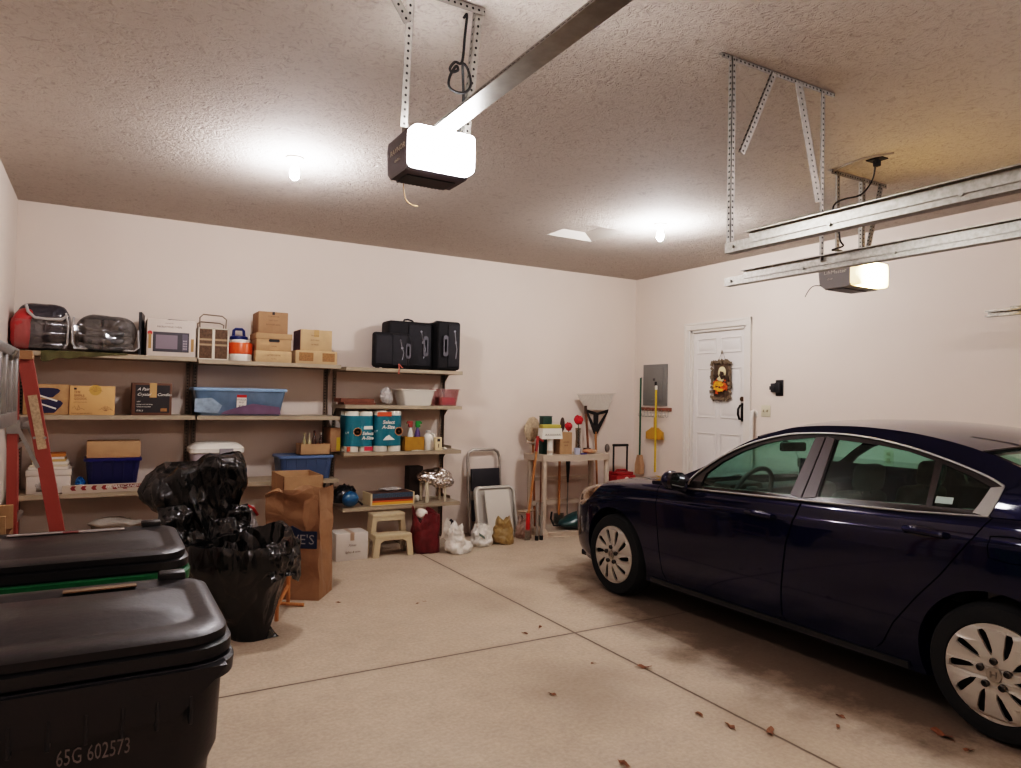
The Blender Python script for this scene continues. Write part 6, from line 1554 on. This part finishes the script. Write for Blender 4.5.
def hood_prism(p, z0): return MB().prism(p, lambda a, b, d: V((a, b, d)), z0, 1.3)
parts_['hood', 0] = take(hood_prism(HOOD, .66))
TAIL = [(-2.6, .98), (-2.2, .95), (-2.15, .86), (-2.3, .78), (-2.6, .76)]
for s in (-1, 1): parts_['taillight', s] = take(side_prism(TAIL, s*1.3, s*.45))
G = .0065
for s in (-1, 1):
    for poly in (FD, RD): cut(body, side_prism(grow(poly, G), s*1.3, s*.775))
    cut(body, side_prism(grow(HL, .003), s*1.3, s*.395)); cut(body, side_prism(grow(TAIL, .003), s*1.3, s*.445))
cut(body, side_prism(grow(FUEL, .005), -1.3, -.85)); cut(body, hood_prism(grow(HOOD, .006), .655))
def add(name, me, m, lab=None, smooth=32, parent=car):
    me.materials.clear(); me.materials.append(m); me.polygons.foreach_set('material_index', [0]*len(me.polygons))
    me.polygons.foreach_set('use_smooth', [True]*len(me.polygons)); me.set_sharp_from_angle(angle=math.radians(smooth))
    o = bpy.data.objects.new(name, me); me.name = name; COL.objects.link(o); o.parent = parent; INV[o.name] = Matrix()
    if lab: o['label'] = lab
    return o
bme = body.data; bpy.data.objects.remove(body)
add('body_shell', bme, PAINT)
def local(name, mb, m, root=car, lab=None, smooth=35): return part(name, mb, m, root, lab, False, smooth)
doors = {}
for (nm, s), me in parts_.items():
    if nm == 'hood': add('hood', me, PAINT)
    elif nm == 'headlight':
        add('headlight', me, mat('headlight_lens', 'a88a6e', .12, .3, coat=1, col2='3f2014', vscale=9), 'clear headlight with amber corner')
    elif nm == 'taillight': add('taillight', me, mat('taillight_lens', '5a0a0a', .15, coat=1))
    elif nm == 'fuel_door': add('fuel_door', me, PAINT)
    else: doors[nm, s] = add('door', me, PAINT)
# lower rub crease and side sill: dark lower moulding
for s in (-1, 1):
    mb = MB(); mb.prism([(.98, .20), (.98, .235), (-1.0, .235), (-1.0, .20)], lambda a, b, d: V((d, a, b)), s*.878, s*.80)
    local('side_sill', mb, mat('sill_paint', '06070c', .5, coat=.3))
    # door handles with their cups
    for nm, y, z in (('front_door', -.07, .87), ('rear_door', -1.10, .935)):
        xo = s*.918
        d = doors[nm, s]
        cup = MB().ell((s*.905, y+.01, z-.008), (.016, .10, .038), 22, 10)
        h = local('door_handle', MB().tube([(s*.900, y+.115, z+.004), (s*.936, y+.09, z+.008), (s*.946, y, z+.008), (s*.936, y-.10, z+.004), (s*.900, y-.115, z)], [.014, .018, .019, .018, .013], 10), PAINT, d)
        local('handle_cup', cup, BLK, d)
# ---- greenhouse
def gx(z, y=0): return .885-.50*(z-1.0) if z > 1.0 else .885
def gxx(y, z): return gx(z)-.035*max(0, (y-.1)/.8)**2-.03*max(0, (-y-1.0)/.8)**2
def dens(poly, n=4, closed=True):
    out = []
    for i in range(len(poly) if closed else len(poly)-1):
        a, b = poly[i], poly[(i+1) % len(poly)]
        for k in range(n): out.append((a[0]+(b[0]-a[0])*k/n, a[1]+(b[1]-a[1])*k/n))
    if not closed: out.append(poly[-1])
    return out
RAIL = cr([(1.02, .965), (.80, 1.0), (.523, 1.112), (.371, 1.215), (.178, 1.325), (-.066, 1.413), (-.25, 1.442), (-.45, 1.452), (-.67, 1.450), (-.95, 1.425), (-1.22, 1.372), (-1.45, 1.295), (-1.70, 1.185), (-1.93, 1.075)], 4)
DLO = cr([(.60, .985), (.565, 1.052), (.389, 1.192), (.175, 1.303), (-.044, 1.368), (-.187, 1.392), (-.43, 1.404), (-.66, 1.392), (-.904, 1.355), (-1.129, 1.300), (-1.311, 1.243), (-1.405, 1.20)], 4)
BELT = [(-1.36, 1.058), (-1.0, 1.033), (-.6, 1.017), (-.2, 1.0), (.2, .982), (.60, .964)]
belt_low = [(-1.93, 1.04), (-1.4, 1.02), (-1.0, 1.0), (-.6, .985), (-.2, .965), (.2, .95), (.6, .93), (1.02, .925)]
dlo_poly = [tuple(p) for p in DLO]+dens(BELT, 3, False)
WIN = {'front': [(.485, .985), (.468, 1.075), (.36, 1.165), (.225, 1.243), (.08, 1.302), (-.057, 1.338), (-.305, 1.372), (-.255, 1.018)],
       'rear': [(-.442, 1.030), (-.448, 1.368), (-.732, 1.352), (-.90, 1.330), (-1.055, 1.292), (-1.068, 1.064)],
       'quarter': [(-1.098, 1.066), (-1.095, 1.280), (-1.235, 1.235), (-1.355, 1.185), (-1.30, 1.074)]}
for s in (-1, 1):
    f = lambda off: (lambda a, b, d: V((s*(gxx(a, b)-d+off), a, b)))
    outer = [tuple(p) for p in RAIL]+dens(belt_low, 3, False)
    local('roof_pillar', MB().prism(outer, f(0), 0, .045, [dlo_poly]), PAINT, car)
    wh = [dens(WIN[k], 4) for k in WIN]
    local('window_frame', MB().prism(dlo_poly, f(-.006), 0, .035, wh), BLK, car)
    for k in WIN: local('side_window', MB().prism(dens(WIN[k], 4), f(-.016), 0, .004), GLASS, car)
    # B pillar covers: the black pillar's brown reflection is put into the colour
    for pb in ([(-.262, 1.020), (-.310, 1.376), (-.374, 1.382), (-.340, 1.012)], [(-.352, 1.012), (-.384, 1.384), (-.440, 1.372), (-.434, 1.026)]):
        local('pillar_cover', MB().prism(dens(pb, 4), f(.002), 0, .006), mat('pillar_reflection', '3a2d2c', .4, coat=.2), car)
    dl3 = lambda pts, off: [V((s*(gxx(a, b)+off), a, b)) for a, b in pts]
    local('chrome_trim', MB().tube(dl3([tuple(p) for p in DLO], .004), .007, 6), CHR, car)
    local('belt_trim', MB().tube(dl3(dens([(-1.375, 1.052), (-1.0, 1.026), (-.6, 1.010), (-.2, .993), (.2, .975), (.60, .957)], 3, False), .008), .007, 6), CHR, car)
    local('chrome_corner', MB().prism(dens([(-1.352, 1.188), (-1.41, 1.200), (-1.395, 1.13), (-1.37, 1.052), (-1.30, 1.062), (-1.318, 1.10)], 3), f(.007), 0, .012), CHR, car)
    # door mirrors
    cx, cy, cz = s*.985, .645, 1.014
    mir = local('side_mirror', MB().ell((cx, cy+.015, cz), (.080, .066, .070), 24, 14).tube([(s*.89, cy-.03, .955), (s*.95, cy, .975)], [.04, .03], 10), PAINT, car)
    local('mirror_glass', MB().prism([(a*1.0, b*1.0) for a, b in rrect(.125, .105, .035, 5)], lambda a, b, d: V((cx+a, cy-.052+d, cz+b)), -.006, .004), mat('mirror_silver', '9aa0a0', .03, 1), mir, 'mirror face')
    local('mirror_rim', MB().prism([(a*1.0, b*1.0) for a, b in rrect(.142, .122, .042, 5)], lambda a, b, d: V((cx+a, cy-.048+d, cz+b)), -.004, .03), BLK, mir)
# roof, windshield, back glass spanning the two rails
ctr = lambda q, e: q
def span_surface(i0, i1, crown, bulge, nseg=16, drop=0, inset=0):
    mb = MB(); R = []
    for i in range(i0, i1+1):
        y, z = RAIL[i]; xr_ = gxx(y, z)-inset
        c = crown if not callable(crown) else crown(i); b = bulge if not callable(bulge) else bulge(i)
        R.append([(xr_*u, y+b*(1-u*u), z+c*(1-abs(u)**2.2)-drop) for u in [-1+2*k/nseg for k in range(nseg+1)]])
    return R
def shell(R, th=.012):
    mb = MB(); mb.skin([r+[(p[0], p[1], p[2]-th) for p in r[::-1]] for r in R], True, True); return mb
n = len(RAIL)
iw = next(i for i in range(n) if RAIL[i][0] < .12)      # windshield top
ib = next(i for i in range(n) if RAIL[i][0] < -1.22)    # back glass top
cw = lambda i: .015+.025*min(1, i/iw)
bw = lambda i: .22*(1-min(1, i/iw))**1.0+.10*min(1, i/iw)
bb = lambda i: .10 if i < iw else (.10*(1-(i-iw)/(ib-iw))-.14*((i-iw)/(ib-iw)) if i <= ib else -.14-.06*(i-ib)/(n-1-ib))
cc = lambda i: .040 if i <= ib else .040-.015*(i-ib)/(n-1-ib)
roof = shell(span_surface(iw, ib, cc, bb), .03)
local('roof', roof, PAINT, car)
local('windshield', shell(span_surface(0, iw, cw, bw, inset=.02), .005), GLASS, car)
local('back_glass', shell(span_surface(ib, n-1, cc, bb, inset=.03), .005), GLASS, car)
local('windshield_trim', MB().tube([V(p) + V((0, 0, .002)) for p in span_surface(iw, iw, cc, bb)[0]], .008, 6), BLK, car)
local('back_glass_trim', MB().tube([V(p) + V((0, 0, .002)) for p in span_surface(ib, ib, cc, bb)[0]], .008, 6), BLK, car)
# cowl / rear deck closing the body under the glass
local('cowl', MB().prism([(-.76, .74), (.76, .74), (.74, 1.06), (.3, 1.22), (-.3, 1.22), (-.74, 1.06)], lambda a, b, d: V((a, b, d-.03*(b-.74))), .93, .975), BLK, car)
# ---- interior
local('dashboard', MB().bx(-.76, .76, .52, .80, .60, .94, .04).bx(-.55, -.18, .50, .68, .86, .985, .03), DARKG, car)
sw = local('steering_wheel', MB().tube([(-.37+.185*math.cos(2*PI*k/32), .45-.08*math.sin(2*PI*k/32), .93+.175*math.sin(2*PI*k/32)) for k in range(32)], .017, 10, True).box((-.37, .46, .92), (.12, .05, .09), Rx(.4).to_3x3(), .02).tube([(-.53, .45, .93), (-.37, .46, .93), (-.21, .45, .93)], .016, 8), mat('wheel_grey', '3b3a3a', .6), car)
def seat(x, y, w, back=.62, head=True, hw=.24, hh=.17):
    sb = local('seat', MB().bx(x-w/2, x+w/2, y-.05, y+.46, .44, .60, .05), DARKG, car)
    local('seat_back', MB().box((x, y-.13, .60+back/2-.05), (w, .13, back), Rx(.22).to_3x3(), .05, 3), DARKG, sb)
    if head: local('headrest', MB().box((x, y-.235, .60+back+.035+(hh-.17)/2), (hw, .10, hh), Rx(.18).to_3x3(), .04, 3).cyl((x-.05, y-.22, .60+back-.1), (x-.05, y-.22, .60+back), .007).cyl((x+.05, y-.22, .60+back-.1), (x+.05, y-.22, .60+back), .007), DARKG, sb)
seat(-.36, -.215, .46, .49); seat(.36, -.215, .46, .49)
seat(-.38, -1.02, .62, .42, True, .24, .12); seat(.38, -1.02, .62, .42, True, .24, .12)
local('parcel_shelf', MB().bx(-.74, .74, -1.75, -1.25, .98, 1.0), DARKG, car)
local('rear_view_mirror', MB().box((0, .385, 1.255), (.25, .035, .07), Rz(-.12).to_3x3(), .015).cyl((0, .39, 1.26), (0, .50, 1.31), .012), BLK, car)
local('hanging_charm', MB().tube([(0.0, .365, 1.225), (.0, .335, 1.17)], .003, 5).box((0, .335, 1.14), (.03, .012, .06), None, .005).tube([(.0, .335, 1.11), (0, .335, 1.0)], .002, 5), mat('charm_grey', '8a867f', .5), car)
local('window_sticker', MB().prism([(-1.105, 1.082), (-1.105, 1.115), (-1.19, 1.118), (-1.19, 1.085)], lambda a, b, d: V((-(gxx(a, b)-.0135+d), a, b)), 0, .001), mat('sticker_green', '9fb3ac', .5), car, 'small pale sticker')
# ---- wheels
SILV = mat('silver_wheel_cover', 'b5aea4', .38, .45)
def wheel(s, y):
    cx = s*.905
    t = local('wheel', MB().lathe([(.215, -.215*s), (.30, -.21*s), (.322, -.18*s), (.325, -.11*s), (.322, -.035*s), (.305, -.006*s), (.27, .004*s), (.236, .0), (.228, -.02*s), (.226, -.19*s)], (cx, y, .325), 56, 'x'), mat('tyre_rubber', '0b0a0a', .85, bump=.15, bscale=60), car)
    holes = []
    for k in range(10):
        a0 = 2*PI*k/10; pts = []
        for (rr, da) in ((.085, .02), (.112, -.10), (.15, -.115), (.185, -.11), (.203, -.08), (.207, .04), (.19, .085), (.15, .095), (.112, .11)):
            a = a0+da+.9*(.15-rr)*0+(.0)
            a += (.205-rr)*1.3
            pts.append((rr*math.cos(a), rr*math.sin(a)))
        holes.append(pts)
    rim = [(.229*math.cos(2*PI*k/60), .229*math.sin(2*PI*k/60)) for k in range(60)]
    def dome(a, b, d):
        rr = math.hypot(a, b); h = .008+.012*(1-(rr/.229)**2)+(-.010 if rr > .222 else 0)
        return V((cx+s*(h-d), y+a*s*-1, .325+b))
    wc = local('wheel_cover', MB().prism(rim, dome, 0, .014, holes), SILV, t)
    local('cover_back', MB().lathe([(.01, -.045*s), (.226, -.045*s), (.226, -.05*s)], (cx, y, .325), 40, 'x'), mat('cover_shadow', '0c0b0b', .8), t)
    for k in range(5):
        mb = MB(); a = 2*PI*k/5+.3; mb.lathe([(.017, .0*s), (.017, .022*s), (.012, .026*s), (.012, .014*s), (.001, .014*s)], (cx+s*.006, y+.062*math.cos(a), .325+.062*math.sin(a)), 12, 'x')
        local('lug_nut', mb, mat('lug_dark', '4a4540', .4, .6), t)
    local('centre_badge', MB().lathe([(.036, .016*s), (.034, .024*s), (.001, .026*s)], (cx, y, .325), 24, 'x'), mat('badge_silver', '9d968c', .35, .7), t)
    b = MB()
    for q in (-.012, .012): b.bx(min(cx+s*.022, cx+s*.029), max(cx+s*.022, cx+s*.029), y+q-.003, y+q+.003, .310, .340)
    b.bx(min(cx+s*.022, cx+s*.029), max(cx+s*.022, cx+s*.029), y-.012, y+.012, .323, .328)
    local('badge_letter', b, CHR, t)
for s, y in WHEELS: wheel(s, y)
# underside, wheel-well liners, front bumper lip, grille, rear bits
local('underbody', MB().bx(-.70, .70, -2.3, 2.1, .17, .22, .01), mat('underbody_black', '0b0b0b', .9), car)
local('bumper_lip', MB().tube([V((-.56, 2.03, .205)), V((-.38, 2.17, .205)), V((0, 2.24, .21)), V((.38, 2.17, .205)), V((.56, 2.03, .205))], .025, 8), PAINT, car)
local('grille', MB().bx(-.30, .30, 2.24, 2.30, .50, .56, .008), CHR, car)
local('exhaust', MB().cyl((-.45, -2.45, .26), (-.45, -2.58, .25), .035), CHR, car)

# ------------------------------------------------------------------ world, view
w = bpy.data.worlds.new('world'); S.world = w; w.use_nodes = True
w.node_tree.nodes['Background'].inputs[0].default_value = (0, 0, 0, 1)
S.view_settings.view_transform = 'Filmic'
S.view_settings.look = 'High Contrast'
S.view_settings.exposure = 1.9
try:
    S.cycles.max_bounces = 10; S.cycles.diffuse_bounces = 5; S.cycles.transparent_max_bounces = 16; S.cycles.sample_clamp_indirect = 6; S.cycles.caustics_reflective = False; S.cycles.caustics_refractive = False
    S.cycles.use_denoising = True
except Exception: pass
